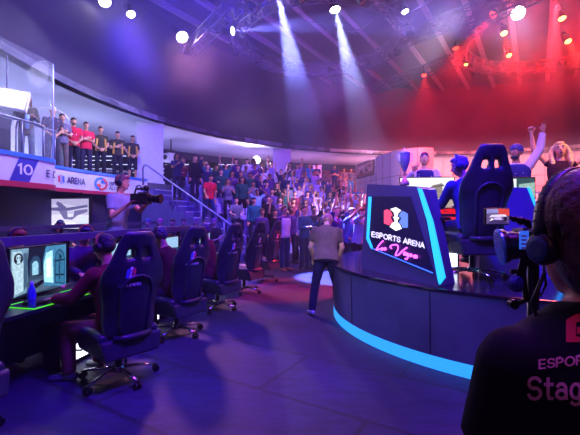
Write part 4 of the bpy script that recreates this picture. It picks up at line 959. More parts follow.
# players' table behind the consoles
tz = 1.555
e = empty('stage_table', (2.3, 5.3, SZ), 0, 'black table behind the consoles carrying the stage monitors', 'table')
MB().box((.15, .05, tz-SZ-.02), (2.5, .7, .04)).build('tabletop', deskm, e, bevel=.008)
for x in (-1.0, 1.25):
    for y in (-.2, .3): MB().box((x, y, (tz-SZ-.04)/2), (.06, .06, tz-SZ-.04)).build('leg', blackm, e)
snow = [([(0, 0), (1, 0), (1, 1), (0, 1)], '#cfcac4'), ([(0, .55), (1, .5), (1, 1), (0, 1)], '#eef2ee'), ([(.2, .5), (.55, .6), (.9, .55), (1, .4), (1, .3), (.2, .35)], '#b8aca0'), ([(.55, .25), (.6, .75), (.78, .82), (.8, .35)], '#8f8478'), ([(.57, .7), (.8, .78), (.83, .72), (.55, .66)], '#5c5248'), ([(.62, .45), (.68, .45), (.68, .65), (.62, .65)], '#4a4440'),
        ([(.3, .1), (.5, .3), (.7, .2), (.95, .35), (1, 0), (.3, 0)], '#a89888'), ([(.65, .12), (.72, .3), (.78, .15)], '#3c3c3c'), ([(.82, .3), (.95, .3), (.95, .42), (.82, .42)], '#6c6058'), (disc(.09, .84, .11, 1.75), '#14161c'), (disc(.09, .86, .055, 1.75), '#c8ccd0'), ([(.06, .76), (.12, .76), (.11, .82), (.07, .82)], '#c8ccd0')]
green = [([(0, 0), (1, 0), (1, 1), (0, 1)], '#2c4a4a'), ([(.15, .2), (.42, .2), (.42, .95), (.15, .95)], '#e8eef0'), ([(.25, .5), (.36, .5), (.33, .85), (.28, .85)], '#50606a'), ([(.45, .1), (1, .1), (1, .8), (.5, .7)], '#8fb0a4'), ([(.6, .3), (.9, .3), (.85, .6), (.65, .55)], '#c2d2c0')]
monitor(.76, .45, snow, V((fwd(427, 5.35), 5.35, tz)), -.12, 'stage monitor showing a snowy town, rising behind the branded console', lift=.07)
monitor(.5, .32, green, V((fwd(519, 5.15), 5.15, tz)), .12, 'small stage monitor with a green and white picture behind the plain console', lift=.18)
# stage chair
o = chair_b; o.location = (fwd(484, 4.22), 4.45, SZ); o.location = V((2.07, 4.32, SZ)); o.rotation_euler.z = PI+.05; tag(o, 'big black gaming chair on the stage seen from behind, lit blue', 'chair')
# stage PC glowing under the table
e = empty('computer_tower', (1.93, 5.0, SZ), 0, 'computer tower with a white glowing side under the stage table', 'computer')
MB().box((0, 0, .22), (.5, .22, .42)).build('case', black, e, bevel=.01); mb = MB(); mb.prism([V((-.22, -.113, .05)), V((.22, -.113, .05)), V((.22, -.113, .4)), V((-.22, -.113, .4))], (0, -.003, 0)); mb.build('glowing_panel', pcglow, e)
MB().tube([(-.23, -.12, .2), (-.05, -.12, .22), (0, -.12, .1), (.1, -.12, .24), (.22, -.12, .23)], .012, 6).build('cable', black, e)
e = empty('computer_tower', (2.62, 5.1, SZ), 0, 'narrow pink lit computer tower beside the stage chair', 'computer')
MB().box((0, 0, .22), (.2, .3, .44)).build('case', black, e, bevel=.01); MB().prism([V((-.04, -.153, .04)), V((.04, -.153, .04)), V((.04, -.153, .42)), V((-.04, -.153, .42))], (0, -.003, 0)).build('glowing_panel', mat('pink_glow', '#ffffff', emit='#ff9ad8', es=2, var=0), e)
# ------------------------------------------------------------------ the people in the place
TIERN = ['lowest', 'second', 'third', 'fourth', 'fifth', 'top']
HC = 17
POSEW = {'stand': 'standing with arms down', 'hips': 'with hands on hips', 'v_up': 'raising both arms', 'one_up': 'raising one arm', 'fist_up': 'raising a fist', 'clap': 'clapping', 'head': 'with hands on head', 'reach': 'reaching forward', 'phone': 'holding up a phone', 'sit': 'sitting', 'crossed': 'with folded arms', 'walk': 'walking'}
for nm in ('stand', 'v_up', 'one_up', 'fist_up', 'clap', 'head', 'reach', 'phone', 'sit'):
    proto(nm, POSE[nm], 'long' if nm in ('stand', 'fist_up', 'phone') else 'short', 'long' if nm == 'clap' else 'short', vox=.021)
PAL = [('navy', '#1e2448'), ('grey', '#6c6c7c'), ('purple', '#4a2c6c'), ('teal', '#1f5f6e'), ('black', '#17171f'), ('light blue', '#7fa8d8'), ('maroon', '#6a1f38'), ('lavender', '#a696d2'), ('dark green', '#1f4a44'), ('white', '#d8d8e6')]
SKN = ['#c98f70', '#e0a98a', '#8a5a40', '#d49c7c', '#b07a5c']; HRC = ['#241a14', '#3a281c', '#14100e', '#5a4030', '#1c1614']
rnd = random.Random(11)
# (px, tier, pose, colour index or None)
tiers = {
 5: [(183, 'sit', 6), (195, 'sit', 9), (205, 'sit', 3), (216, 'sit', 8), (262, 'stand', 2), (271, 'one_up', 7), (247, 'stand', 9), (254, 'clap', 7), (290, 'clap', 2), (298, 'one_up', 7), (236, 'stand', 2)],
 4: [(177, 'clap', 0), (195, 'stand', 4), (226, 'v_up', 3), (238, 'stand', 0), (246, 'phone', 1), (255, 'stand', 2), (264, 'one_up', 9), (281, 'v_up', 0), (293, 'clap', 7), (304, 'stand', 2), (314, 'one_up', 7), (324, 'clap', 2)],
 3: [(207, 'fist_up', 0), (221, 'stand', 8), (232, 'clap', 2), (241, 'stand', 4), (250, 'stand', 8), (260, 'head', 0), (270, 'stand', 2), (284, 'stand', 0), (296, 'one_up', 2), (307, 'clap', 7), (318, 'stand', 7), (329, 'one_up', 2), (340, 'clap', 4)],
 2: [(228, 'clap', 1), (242, 'stand', 8), (253, 'stand', 1), (266, 'one_up', 2), (277, 'clap', 4), (288, 'stand', 1), (299, 'v_up', 7), (310, 'phone', 2), (321, 'stand', 7), (332, 'stand', 4), (345, 'one_up', 9)],
 1: [(236, 'sit', 1), (257, 'head', 5), (272, 'stand', 2), (284, 'one_up', 8), (295, 'stand', 6), (307, 'one_up', 2), (318, 'v_up', 7), (330, 'clap', 0), (343, 'reach', 7), (356, 'v_up', 5)],
 0: [(254, 'stand', 3), (268, 'stand', 4), (280, 'clap', 2), (293, 'one_up', 6), (306, 'stand', 2), (318, 'one_up', 7), (331, 'reach', 5), (344, 'v_up', 9), (357, 'reach', 7)]}
for k in (5, 4, 3, 2, 1, 0):
    for i, (px, ps, ci) in enumerate(sorted(tiers[k])):
        rr = R0+DR*(k+(.2 if ps != 'sit' else .42)); p = on_circle(px, rr); p.z = DZ*(k+1)
        c = PAL[ci]; tgt = (2.5+rnd.uniform(-3, 3), 4.5, 0)
        person(PROTO[ps], p, facing(p, tgt), f'fan in {c[0]} {POSEW[ps]}, {ORD[i]} from the left on the {TIERN[k]} tier', sk=rnd.choice(SKN), top=c[1], legs=rnd.choice(['#1c1f38', '#22243a', '#2c2c3c', '#16161f']), hair=rnd.choice(HRC), scale=rnd.uniform(.93, 1.03), group='fans on the tiers', flip=rnd.random() < .4)
# floor crowd behind the front people
fl_ = [(262, 12.4, 'stand', 2), (274, 12.0, 'one_up', 4), (291, 11.9, 'v_up', 2), (300, 12.3, 'one_up', 7), (315, 11.8, 'one_up', 4), (327, 12.3, 'v_up', 7), (338, 11.6, 'one_up', 9), (349, 11.3, 'v_up', 0), (356, 12.0, 'one_up', 5), (345, 11.7, 'reach', 5), (360, 10.6, 'v_up', 7)]
for i, (px, Y, ps, ci) in enumerate(sorted(fl_)):
    p = V((fwd(px, Y), Y, 0)); c = PAL[ci]
    person(PROTO[ps], p, facing(p, (3, 5.5, 0)), f'fan in {c[0]} {POSEW[ps]}, {ORD[i]} from the left in the floor crowd', sk=rnd.choice(SKN), top=c[1], hair=rnd.choice(HRC), scale=rnd.uniform(.94, 1.02), group='fans on the floor', flip=rnd.random() < .4)

# red shirt man coming down the stairs
pr_ = proto('walk', POSE['walk'], 'short', 'short', vox=.018)
p = pol(R0+DR*2.55, 156.6); p.z = DZ/2*6
person(pr_, p, facing(p, (4, 4, 0)), 'man in a bright red T-shirt walking down the tiered stairs beside the handrail', top='#d8203c', legs='#1a2a66', scale=1.0)

# --- left balcony ---
pc_, pcl = proto('crossed', POSE['crossed'], 'short', 'short', vox=.016, hi=False), proto('clasped', POSE['clasped'], 'short', 'short', vox=.016)
pcap = proto('capman', POSE['clasped'], 'short', 'cap', vox=.016)
lb = [(52.5, pcap, 'man in a white cap at the balcony corner beside the booth glass', '#4a4250', '#e8e8ee', '#3a3a48'), (62, pc_, 'man in a patterned grey shirt with folded arms on the left balcony', '#6c6478', '#2a1c16', '#6a5a58'), (73.5, pcl, 'bearded man in a red jersey next to the man in patterned grey on the balcony', '#c8203e', '#1a1210', '#1c1c30'),
      (86, pc_, 'man in a red jersey with wavy hair, beside the black and yellow jerseys', '#d02446', '#3a2418', '#2a2440'), (100.5, pcl, 'man in a black and yellow jersey nearest the two red jerseys', '#3c382e', '#3a281c', '#1c1c28'), (117.5, pc_, 'man in a black and yellow jersey in the middle of the three dark ones', '#38342c', '#1c1410', '#1c1c28'), (132.5, pcl, 'man in dark jersey and shorts standing closest to the white column', '#34302c', '#1c1410', '#1c1c28')]
for i, (px, pr_, l, top, hr, lg) in enumerate(lb):
    if i == 6: pr_ = proto('shortsman', POSE['clasped'], 'short', 'short', vox=.016, shorts=True)
    p = on_circle(px, 14.85); p.z = 2.75
    P_ = person(pr_, p, facing(p, (1, 3, 0)), l, sk='#c08a6c', top=top, legs=lg, hair=hr, group=None, scale=.98 if i != 0 else 1.04)
    q = pr_['q']
    if i in (4, 5, 6):
        mb = MB()
        for sg in (1, -1): mb.tube([q['P']+q['S']*(.15*sg)+q['F']*.09+V((0, 0, .0)), q['P']+q['S']*(.14*sg)+q['F']*.118+q['U']*.2, q['P']+q['S']*(.12*sg)+q['F']*.125+q['U']*.4], [(.03, .012)]*3, 8, side=q['S'])
        mb.build('yellow_stripe', solid, P_['shirt'], col='#c8962c')
    elif i in (2, 3):
        MB().box(q['P']+q['F']*.128+q['U']*.3, (.12, .012, .05)).build('chest_print', solid, P_['shirt'], col='#e8d8e0')
    else:
        mb = MB(); r = random.Random(i)
        for _ in range(26):
            a, t = r.uniform(-1, 1), r.uniform(.0, .45); mb.ball(q['P']+q['S']*(.13*a)+q['F']*(.125-.03*abs(a))+q['U']*t, .014, 6, 4)
        mb.build('shirt_pattern', solid, P_['shirt'], col='#a8a0b0')
    if i == 2:
        mb = MB(); mb.ell(q['hc']-q['hu']*.075+q['hf']*.03, (q['hs']*.056, q['hf']*.06, q['hu']*.04)); mb.build('beard', hairm, P_['root'], smooth=True, col='#1a1210')
# woman in the booth
pr_ = proto('boothwoman', dict(armL=((.3, .1, -1), (-.45, -.75, .2)), armR=((-.25, .1, -1), (.35, -.7, .55)), yaw=.3, pitch=.15), 'long', 'long', vox=.016, hem=-.2, build=.92)
p = V((fwd(26.5, 9.3), 9.3, 2.75))
P_ = person(pr_, p, facing(p, (-1, 3, 0)), 'woman with long brown hair in an olive coat standing behind the booth glass', sk='#d8a084', top='#4a4636', legs='#5a6a72', hair='#3c2a1e', scale=.97)
q = pr_['q']; MB().tube([q['nb']+q['F']*.08-q['U']*.03, q['P']+q['F']*.125+q['U']*.25, q['P']+q['F']*.13-q['U']*.05], [(.05, .03), (.055, .012), (.04, .012)], 10, side=q['S']).build('blouse', solid, P_['shirt'], smooth=True, col='#8fc0d8')
# --- right balcony ---
rb = [(300.5, 'hips', 'person in purple top at the left end of the far balcony group', '#5a3080', '#3a3060'), (309, 'hips', 'man in a bright blue T-shirt on the far balcony', '#2a8fd0', '#2c2c58'), (316.5, 'crossed', 'man with folded arms in a dark print T-shirt before the white display panel', '#3c2868', '#3a2a58'),
      (334.5, 'crossed', 'man in a navy T-shirt with folded arms standing alone on the far balcony', '#1c1c5c', '#24244c'), (344, 'clasped', 'person in a grey top and pale trousers on the far balcony', '#7a6470', '#d8b8bc'), (351, 'stand', 'person in a grey top and light blue trousers on the far balcony', '#7a6878', '#5ab0e0')]
proto('hips', POSE['hips'], 'short', 'short', vox=.018)
for i, (px, ps, l, top, lg) in enumerate(rb):
    p = on_circle(px, 15.1); p.z = 2.75
    P_ = person(PROTO[ps], p, facing(p, (1, 3, 0)), l, top=top, legs=lg, scale=.92 if i > 3 else 1.0)
    if i == 2: q = PROTO[ps]['q']; MB().box(q['P']+q['F']*.13+q['U']*.36, (.14, .012, .1)).build('chest_print', solid, P_['shirt'], col='#d8b0e0')

# --- front row at the stage ---
def special(key, pose, loc, rz, label, sleeve='short', style='short', build=1.0, vox=.012, hi=True, **kw):
    shorts = kw.pop('shorts', False); hem = kw.pop('hem', -.06); puff = kw.pop('puff', 1.0); pr_ = proto(key, pose, sleeve, style, build, vox, shorts, hem, hi, puff); P_ = person(pr_, loc, rz, label, **kw); P_['q'] = pr_['q']; return P_
Y = 10.4; p = V((fwd(284.5, Y), Y, 0))
P_ = special('vestman', dict(armL=((.2, .1, -1), (.0, -.15, -1)), armR=((-.15, .15, -1), (-.1, -.2, -1)), yaw=-.2, pitch=-.15), p, facing(p, (3.6, 7.2, 0)), 'man in a white vest over a purple shirt, standing by the farthest gaming chair', 'long', 'short', vox=.014, hi=False, sk='#e0a080', top='#6a2c8c', legs='#1f4858', hair='#6a3a24', shoe='#a07a50')
q = P_['q']; mb = MB(); mb.tube([q['P']+q['U']*t+q['F']*f for t, _, _, f in TORSO[1:8]], [(w+.024, d+.026) for _, w, d, _ in TORSO[1:8]], 18, side=q['S']); mb.build('vest', cloth, P_['shirt'], smooth=True, col='#e6e2ea')
Y = 10.6; p = V((fwd(304.5, Y), Y, 0))
P_ = special('phoneman', dict(armL=((.25, -.45, -.9), (-.1, -.75, .85)), armR=((-.2, -.2, -1), (.1, -.9, .2)), pitch=-.2), p, facing(p, (3.6, 7.2, 0)), 'man in a dark teal jacket holding up a phone beside the white vest man', 'long', 'short', vox=.014, hi=False, sk='#e09a80', top='#24506a', legs='#1c2c38', hair='#4a2a1c', shoe='#16161c')
w = P_['q']['wriL']+P_['q']['hdL']*.1; ph = MB().box((0, 0, 0), (.075, .01, .15)).build('phone', black, label='black phone held up by the man in the dark teal jacket', cat='phone'); ph.matrix_world = P_['root'].matrix_basis @ Matrix.Translation(w+V((-.0, -.03, .03)))
Y = 10.9; p = V((fwd(322, Y), Y, 0))
special('leanman', dict(armL=((.2, -.9, .35), (.1, -.9, .5)), armR=((-.2, -.85, .1), (.1, -.95, .35)), lean=(0, -.3, 1), pitch=-.1, legL=((.08, -.25, -1), (.02, .1, -1)), legR=((-.08, .2, -1), (-.02, .35, -1))), p, facing(p, (4.5, 9.2, 0)), 'grey haired man in a dark purple top leaning forward with arms stretched to the stage', 'long', 'short', vox=.014, hi=False, sk='#e0b0a0', top='#34204a', legs='#1a2c3a', hair='#8a6a80')
for i, (px, Y, ps, top, lg, l) in enumerate(((347, 9.4, 'reach', '#6a78c8', '#2a2a3c', 'fan in a light blue shirt leaning to the stage just past the grey T-shirt man'), (357, 9.2, 'reach', '#a8b0e8', '#1e1e2c', 'fan in a pale lilac shirt reaching up beside the console edge'), (353, 10.4, 'v_up', '#4a4aa8', '#22223a', 'fan in a blue top with both arms raised beside the console edge'), (335, 9.2, 'one_up', '#3a3080', '#22223a', 'fan in a dark blue top raising one arm just above the grey T-shirt man'))):
    p = V((fwd(px, Y), Y, 0)); person(PROTO[ps], p, facing(p, (3.2, 7.5, 0)), l, sk='#e8bca8', top=top, legs=lg, hair='#6a5048', scale=.98)
# man in the grey T-shirt seen from behind
Y = 5.8; p = V((fwd(326, Y), Y, 0))
P_ = special('greyman', dict(armL=((.3, -.05, -1), (-.15, -.55, -.8)), armR=((-.32, -.05, -1), (.2, -.5, -.8)), lean=(-.03, -.44, 1), pitch=.55, yaw=-.35, legL=((.22, -.06, -1), (.12, .08, -1)), legR=((-.22, -.02, -1), (-.12, .08, -1)), muscle=1.15), p, PI-.05, 'man in a dark grey T-shirt and jeans seen from behind, looking down beside the stage', 'short', 'curly', build=1.16, sk='#e8c4b0', top='#6a605e', legs='#20244c', hair='#d8bc9c', shoe='#9aa8d8', scale=.94)

# --- players in the near row ---
typing = lambda **k: {**dict(pelvis=.575, legL=((.16, -1, -.06), (.02, .1, -1)), legR=((-.16, -1, -.06), (-.02, .15, -1)), armL=((.12, -.62, -.78), (-.12, -1, -.12)), armR=((-.12, -.62, -.78), (.08, -1, -.12)), handL=(-.05, -1, -.15), handR=(.05, -1, -.15), thumbL=(-1, -.3, 0), thumbR=(1, -.3, 0), lean=(0, -.18, 1), pitch=.12, curl=.3), **k}
p = cpos[1]+RN*.04
P_ = special('player', typing(yaw=.15, pelvis=.53, armL=((.3, -.6, -.75), (-.1, -1, -.1)), lean=(.0, -.13, 1)), p, RZ-.12, 'player in a maroon top with a headset, typing at the dungeon monitor', 'long', 'short', sk='#c08068', top='#6a1c2c', legs='#6a3a3c', hair='#16122a', shoe='#4a4a60', puff=1.3)
headset(P_['q'], P_['root'], '#14141e', '#a07040')
p = cpos[2]+RN*.05
P_ = special('player_blue', typing(lean=(-.05, -.22, 1), pitch=.2, yaw=.35), p, RZ+.06, 'player in a dark maroon top with blue lit curly hair, second in the near row', 'long', 'curly', sk='#a87868', top='#3c1626', legs='#2a1c30', hair='#2c2c54', shoe='#26262c', puff=1.2)  # blue light is put into the hair colour
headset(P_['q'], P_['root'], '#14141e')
p = cpos[3]+RN*.1
P_ = special('player_red', typing(yaw=-.6, lean=(.1, -.12, 1), pitch=.02), p, RZ+.1, 'young player in a dark red T-shirt turned in profile, third in the near row', 'short', 'short', build=.95, sk='#d09088', top='#5c1c34', legs='#2a1c30', hair='#3a2a6c'); face_bits(P_['q'], P_['root'])
# opposite players facing the camera
sit_o = typing(pitch=.05)
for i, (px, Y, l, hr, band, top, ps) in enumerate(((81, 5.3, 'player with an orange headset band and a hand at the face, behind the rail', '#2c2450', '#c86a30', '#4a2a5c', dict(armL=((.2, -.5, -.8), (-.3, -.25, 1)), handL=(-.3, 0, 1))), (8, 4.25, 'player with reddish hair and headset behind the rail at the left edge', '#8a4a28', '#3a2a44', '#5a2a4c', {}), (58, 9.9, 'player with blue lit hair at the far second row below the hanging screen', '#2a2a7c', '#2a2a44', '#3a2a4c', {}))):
    p = V((fwd(px, Y), Y, 0)); P_ = special('opposite%d' % i, typing(**ps), p, facing(p, (-.5, 3.2 if i < 2 else 5, 0)), l, 'long', 'short', vox=.014, sk='#d88a78', top=top, legs='#22223a', hair=hr); headset(P_['q'], P_['root'], '#1c1c2a', band); face_bits(P_['q'], P_['root'])  # the far player's hair colour has the blue light painted in
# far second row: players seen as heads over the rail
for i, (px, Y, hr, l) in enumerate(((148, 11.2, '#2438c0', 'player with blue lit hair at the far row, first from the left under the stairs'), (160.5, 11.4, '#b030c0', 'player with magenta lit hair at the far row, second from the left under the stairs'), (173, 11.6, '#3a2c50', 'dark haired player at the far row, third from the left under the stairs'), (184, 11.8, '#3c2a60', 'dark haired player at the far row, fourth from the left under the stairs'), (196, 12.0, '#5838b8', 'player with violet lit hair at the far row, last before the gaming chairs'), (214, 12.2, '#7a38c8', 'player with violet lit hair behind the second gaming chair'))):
    p = V((fwd(px, Y), Y, .0)); person(PROTO['sit'], p, facing(p, (-3, 5, 0)), l, sk='#8060a0', top='#1c1838', legs='#1c1838', hair=hr, scale=1.02)  # coloured light is mixed into these hair and skin tones
# standing camera operator
Y = 6.3; p = V((fwd(116, Y), Y, .22)); MB().box((0, 0, .11), (.9, .9, .22)).build('camera_riser', black, loc=(p.x+.1, p.y, 0), label='low black riser under the standing camera operator', cat='platform')
P_ = special('operator', dict(armL=((.05, -.75, -.65), (-.3, -.75, .55)), armR=((-.3, -.3, -.9), (.15, -.85, .6)), lean=(0, -.12, 1), pitch=.05, yaw=.25), p, facing(p, (4, 4.6, 0)), 'standing camera operator in a grey T-shirt with a headset, behind the seated players', 'short', 'short', sk='#d89080', top='#8a88a8', legs='#24243c', hair='#7a3a5c', scale=1.12)
headset(P_['q'], P_['root'], '#1c1a3c', w=1.08); face_bits(P_['q'], P_['root'])
def cam_body(e, s=1.0):
    MB().box((0, 0, 0), (.13*s, .26*s, .15*s)).build('body', black, e, bevel=.012)
    MB().lathe([(.04*s, 0), (.045*s, .05*s), (.055*s, .07*s), (.055*s, .13*s), (.062*s, .14*s), (.066*s, .18*s), (.058*s, .182*s)], 20, (0, -.13*s, 0), Matrix.Rotation(PI/2, 3, 'X')).build('lens', blackm, e, smooth=False)
    MB().tube([(0, .1*s, .075*s), (0, .08*s, .14*s), (0, -.1*s, .14*s), (0, -.11*s, .08*s)], .014*s, 8).build('top_handle', black, e); MB().box((.09*s, .03*s, .07*s), (.05*s, .14*s, .06*s)).build('viewfinder', black, e, bevel=.008)
e = empty('video_camera', at(141, 199, Y-.25), facing(p, (4, 4.6, 0)), 'black video camera held by the standing operator behind the players', 'camera'); cam_body(e, 1.15)
MB().ball((0, -.1, .17), .05, 10, 8).build('microphone', black, e, smooth=True)

# --- stage people ---
def jersey_marks(P_, cuffs=True):
    q = P_['q']; MB().prism([q['P']+q['F']*.138+q['U']*.37+q['S']*a+q['U']*b for a, b in ((-.06, .02), (-.0, .0), (.06, .025), (.03, -.015), (0, -.03), (-.03, -.015))], q['F']*.006).build('chest_print', solid, P_['shirt'], col='#e8e0f4')
Y = 6.5; p = V((fwd(424.5, Y), Y, SZ))
def jacket(P_, body='#2a2470'):
    q = P_['q']; mb = MB(); T = TORSO; mb.tube([q['P']+q['U']*(-.05)]+[q['P']+q['U']*t+q['F']*f for t, _, _, f in T[2:9]], [(.19, .135)]+[(w+.026 if t < .5 else w+.014, d+.026 if t < .5 else d+.014) for t, w, d, _ in T[2:9]], 20, side=q['S'])
    return mb.build('vest', cloth, P_['shirt'], smooth=True, col=body)
P_ = special('caster1', dict(armR=((-.45, -.55, -.55), (.55, -.45, .9)), handR=(.5, -.3, .8), thumbR=(0, -.3, 1), armL=((.3, -.2, -1), (-.4, -.8, -.1)), pitch=-.32, yaw=-.1), p, facing(p, (1.2, 2, 0)), 'player in navy with white sleeves, hand at his mouth, behind the snowy monitor', 'long', 'short', build=1.08, sk='#e0a890', top='#d8c8e0', legs='#1c1c3c', hair='#3a2c80', scale=1.0, puff=1.2)
jacket(P_); jersey_marks(P_); face_bits(P_['q'], P_['root'])
Y = 5.75; p = V((fwd(516, Y), Y, SZ))
P_ = special('caster2', dict(armL=((.55, .0, .9), (.1, -.1, 1)), thumbL=(-1, 0, 0), spread=.2, armR=((-.3, .1, -1), (.3, -.7, -.2)), pitch=-.08, yaw=-.75), p, facing(p, (2.2, 0, 0)), 'bearded player in a navy vest and headscarf raising one arm behind the plain console', 'long', 'beanie', build=1.06, sk='#a86a5c', top='#d8b8cc', legs='#1c1c3c', hair='#3c2c88', puff=1.2)
jacket(P_); jersey_marks(P_); face_bits(P_['q'], P_['root'], beard='#22163c', mouth='#f0d0d0')
Y = 6.1; p = V((fwd(558, Y), Y, SZ+.0))
P_ = special('caster3', dict(armL=((.75, -.1, .55), (.15, -.1, 1)), armR=((-.65, -.1, .75), (-.15, -.1, 1)), fistL=True, fistR=True, roll=.15, pitch=-.08, yaw=-.2, lean=(.06, 0, 1)), p, facing(p, (2.6, 0, 0)), 'woman with long blonde hair and a dark tank top raising both arms on the stage', 'none', 'blonde', build=.9, sk='#f0b088', top='#3c1428', legs='#22223a', hair='#ffdf90', scale=1.06)
face_bits(P_['q'], P_['root'], open_mouth=True)
# stage player in front of the big chair
p = V((2.2, 4.62, SZ)); 
P_ = special('stageplayer', typing(yaw=.95, pitch=.12, lean=(.1, -.1, 1), pelvis=.62), p, PI+.12, 'player with a headset and blue lit jacket seated at the snowy stage monitor', 'long', 'short', sk='#b070a0', top='#2c2c8c', legs='#1c1c4c', hair='#5a3c9c', puff=1.3)  # blue and violet light is painted into the jacket, hair and skin colours
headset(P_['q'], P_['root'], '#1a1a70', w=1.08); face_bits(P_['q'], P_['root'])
# glass with green drink and bottles on the table
e = empty('drinking_glass', (fwd(549, 5.25), 5.25, tz), 0, 'clear glass with a pale green drink on the stage table', 'glass'); MB().lathe([(.03, 0), (.036, .19), (.034, .19), (.028, .01)], 18).build('tumbler', glassm, e); MB().lathe([(.027, .012), (.032, .14), (.001, .141)], 16).build('drink', mat('green_drink', '#c8ff70', .2, emit='#b8ff60', es=.3), e)
# table extends right
MB().box((0, 0, 0), (1.2, .5, .04)).build('side_table', deskm, bevel=.01, loc=(fwd(556, 5.25), 5.3, tz-.02), label='small black side table at the right end of the stage table', cat='table')

# --- foreground camera operator ---
Yf = .68; cxf = fwd(617, Yf); p = V((cxf, Yf, 0)); sc_ = .98
fgp = dict(sleeve=.6, shw=.166, drop=.035, neck=-.045, armL=((.2, -.12, -1), (-.05, -.5, -.8)), armR=((-.28, -.22, -1), (-.0, -.9, .35)), lean=(0, -.06, 1), yaw=.18, pitch=.04, roll=0, muscle=1.1)
P_ = special('foreground', fgp, V((cxf, Yf, -.082)), PI-.0, 'camera operator in a black staff T-shirt with a headset, seen close from behind', 'short', None, build=1.05, vox=.009, sk='#b06a58', top='#08080f', legs='#16161f', hair=None, scale=sc_)
q = P_['q']; hc, hs, hf, hu = q['hc'], q['hs'], q['hf'], q['hu']
mb = MB(); r = random.Random(9)
mb.ell(hc+hu*.048-hf*.02, (hs*.096, hf*.112, hu*.1), 28, 18); mb.ell(hc-hu*.01-hf*.04, (hs*.093, hf*.09, hu*.115), 24, 16)
for i in range(420):      # locks of hair falling from the crown
    a = r.uniform(0, 2*PI); d0 = hs*math.cos(a)+hf*math.sin(a)
    if d0.dot(hf) > .75: continue
    c0 = hc+hu*(.135+r.uniform(-.01, .01))-hf*.03; L = r.uniform(.7, 1.0); pts = []
    for k in range(7):
        t = k/6*L*1.75; pts.append(hc-hf*.018+hu*.03+d0*(math.sin(t)*(.1+.003*r.random()))+hu*(math.cos(t)*.108)-hu*(.03*max(0, t-1.2))+V((0, 0, 0)))
    mb.tube(pts, [.004, .005, .005, .005, .005, .004, .002], 5)
me = remeshed(mb, 'hair', .0036, 1); hm = mat('brown_hair', '#4a2a1c', .5, var=.5, scale=55, bump=.35); me.materials.append(hm); o = bpy.data.objects.new('hair', me); C.objects.link(o); o.parent = P_['root']
# headset, large
hb = MB().tube([hc+hs*(math.cos(a)*.104)+hu*(math.sin(a)*.142+.006)+hf*.01 for a in [PI*i/20 for i in range(21)]], [(.014, .005)]*21, 10, side=hf).build('headset', black, P_['root'], smooth=True)
for sg in (1, -1):
    c = hc+hs*(.097*sg)+hf*.01-hu*.014; R = Matrix((hf, hu, hs*sg)).transposed()
    MB().lathe([(.02, -.012), (.031, -.01), (.033, 0), (.03, .01), (.018, .014)], 22, c, R).build('ear_cup', black, hb, smooth=True); MB().lathe([(.016, .011), (.024, .01), (.025, .014), (.016, .016)], 22, c, R).build('ear_rim', mat('slate_plastic', '#2a3478', .3), hb)
mb = MB()
for i in range(9):
    a = .25+.14*i; mb.ell(hc+hs*(math.cos(a)*.106)*(1)+hu*(math.sin(a)*.144+.006)+hf*.012, (hf*.014, hs*.003, hu*.004), 8, 6)
mb.build('band_padding', black, hb, smooth=True)
mb = MB(); mb.tube([hc+hs*.105-hu*.06, hc+hs*.12-hu*.12+hf*.02, hc+hs*.11-hu*.2-hf*.0, hc+hs*.1-hu*.26-hf*.06], .004, 6); mb.build('cord', black, hb, smooth=True)
# writing on the back of the shirt
sm_ = P_['shirt'].data
from mathutils.bvhtree import BVHTree
bvh = BVHTree.FromPolygons([v.co for v in sm_.vertices], [tuple(f.vertices) for f in sm_.polygons])
inv = P_['root'].matrix_basis.inverted()
def onshirt(px, py, off=.0015):
    d = at(px, py, 1.0)-EYE; o_ = inv @ EYE; dd = (inv.to_3x3() @ d).normalized(); h = bvh.ray_cast(o_, dd)
    if h[0] is None: # beyond the outline: carry on at the depth of the back
        t = (.62-0)/d.y; return inv @ (EYE+d*t)
    return h[0]-dd*off
def shirt_print(s, x0, x1, y0, y1, h, m, nm, bold=.02):
    vs, fs = text_pts(s, bold=bold); bm2 = bmesh.new(); bv = [bm2.verts.new((u, v, 0)) for u, v in vs]
    for f in fs:
        try: bm2.faces.new([bv[i] for i in f])
        except ValueError: pass
    bmesh.ops.triangulate(bm2, faces=bm2.faces); 
    for _ in range(1): bmesh.ops.subdivide_edges(bm2, edges=[e_ for e_ in bm2.edges if e_.calc_length() > .1], cuts=1, use_grid_fill=True)
    bmesh.ops.triangulate(bm2, faces=bm2.faces); bm2.verts.index_update()
    mb = MB(); mb.add([onshirt(x0+(x1-x0)*v.co.x, (y0+(y1-y0)*v.co.x)-h*v.co.y) for v in bm2.verts], [tuple(v.index for v in f.verts) for f in bm2.faces]); bm2.free()
    return mb.build(nm, m, P_['shirt'])
pinkm = mat('faded_pink_print', '#d89aa0', .8); redp = mat('red_print', '#d02828', .7)
shirt_print('ESPORTS ARENA', 539.5, 655, 368.5, 357, 8.5, pinkm, 'lettering', .03)
shirt_print('Stage', 528.5, 596, 399, 398, 21, pinkm, 'lettering', .01)
mb = MB()
def grid_poly(quads):
    for (a, b, c, d) in quads:
        n = 5; vs = []
        for i in range(n+1):
            for j in range(n+1):
                u, v = i/n, j/n; x = (a[0]*(1-u)+b[0]*u)*(1-v)+(d[0]*(1-u)+c[0]*u)*v; y = (a[1]*(1-u)+b[1]*u)*(1-v)+(d[1]*(1-u)+c[1]*u)*v; vs.append(onshirt(x, y))
        mb.add(vs, [(i*(n+1)+j, i*(n+1)+j+1, (i+1)*(n+1)+j+1, (i+1)*(n+1)+j) for i in range(n) for j in range(n)])
grid_poly([((566, 320), (576, 314), (576, 342), (566, 342)), ((576, 314), (590, 314), (590, 322), (576, 322)), ((577, 327), (590, 327), (588, 334), (577, 334)), ((576, 336), (584, 338), (584, 342), (576, 342))])
mb.build('red_emblem', redp, P_['shirt'])
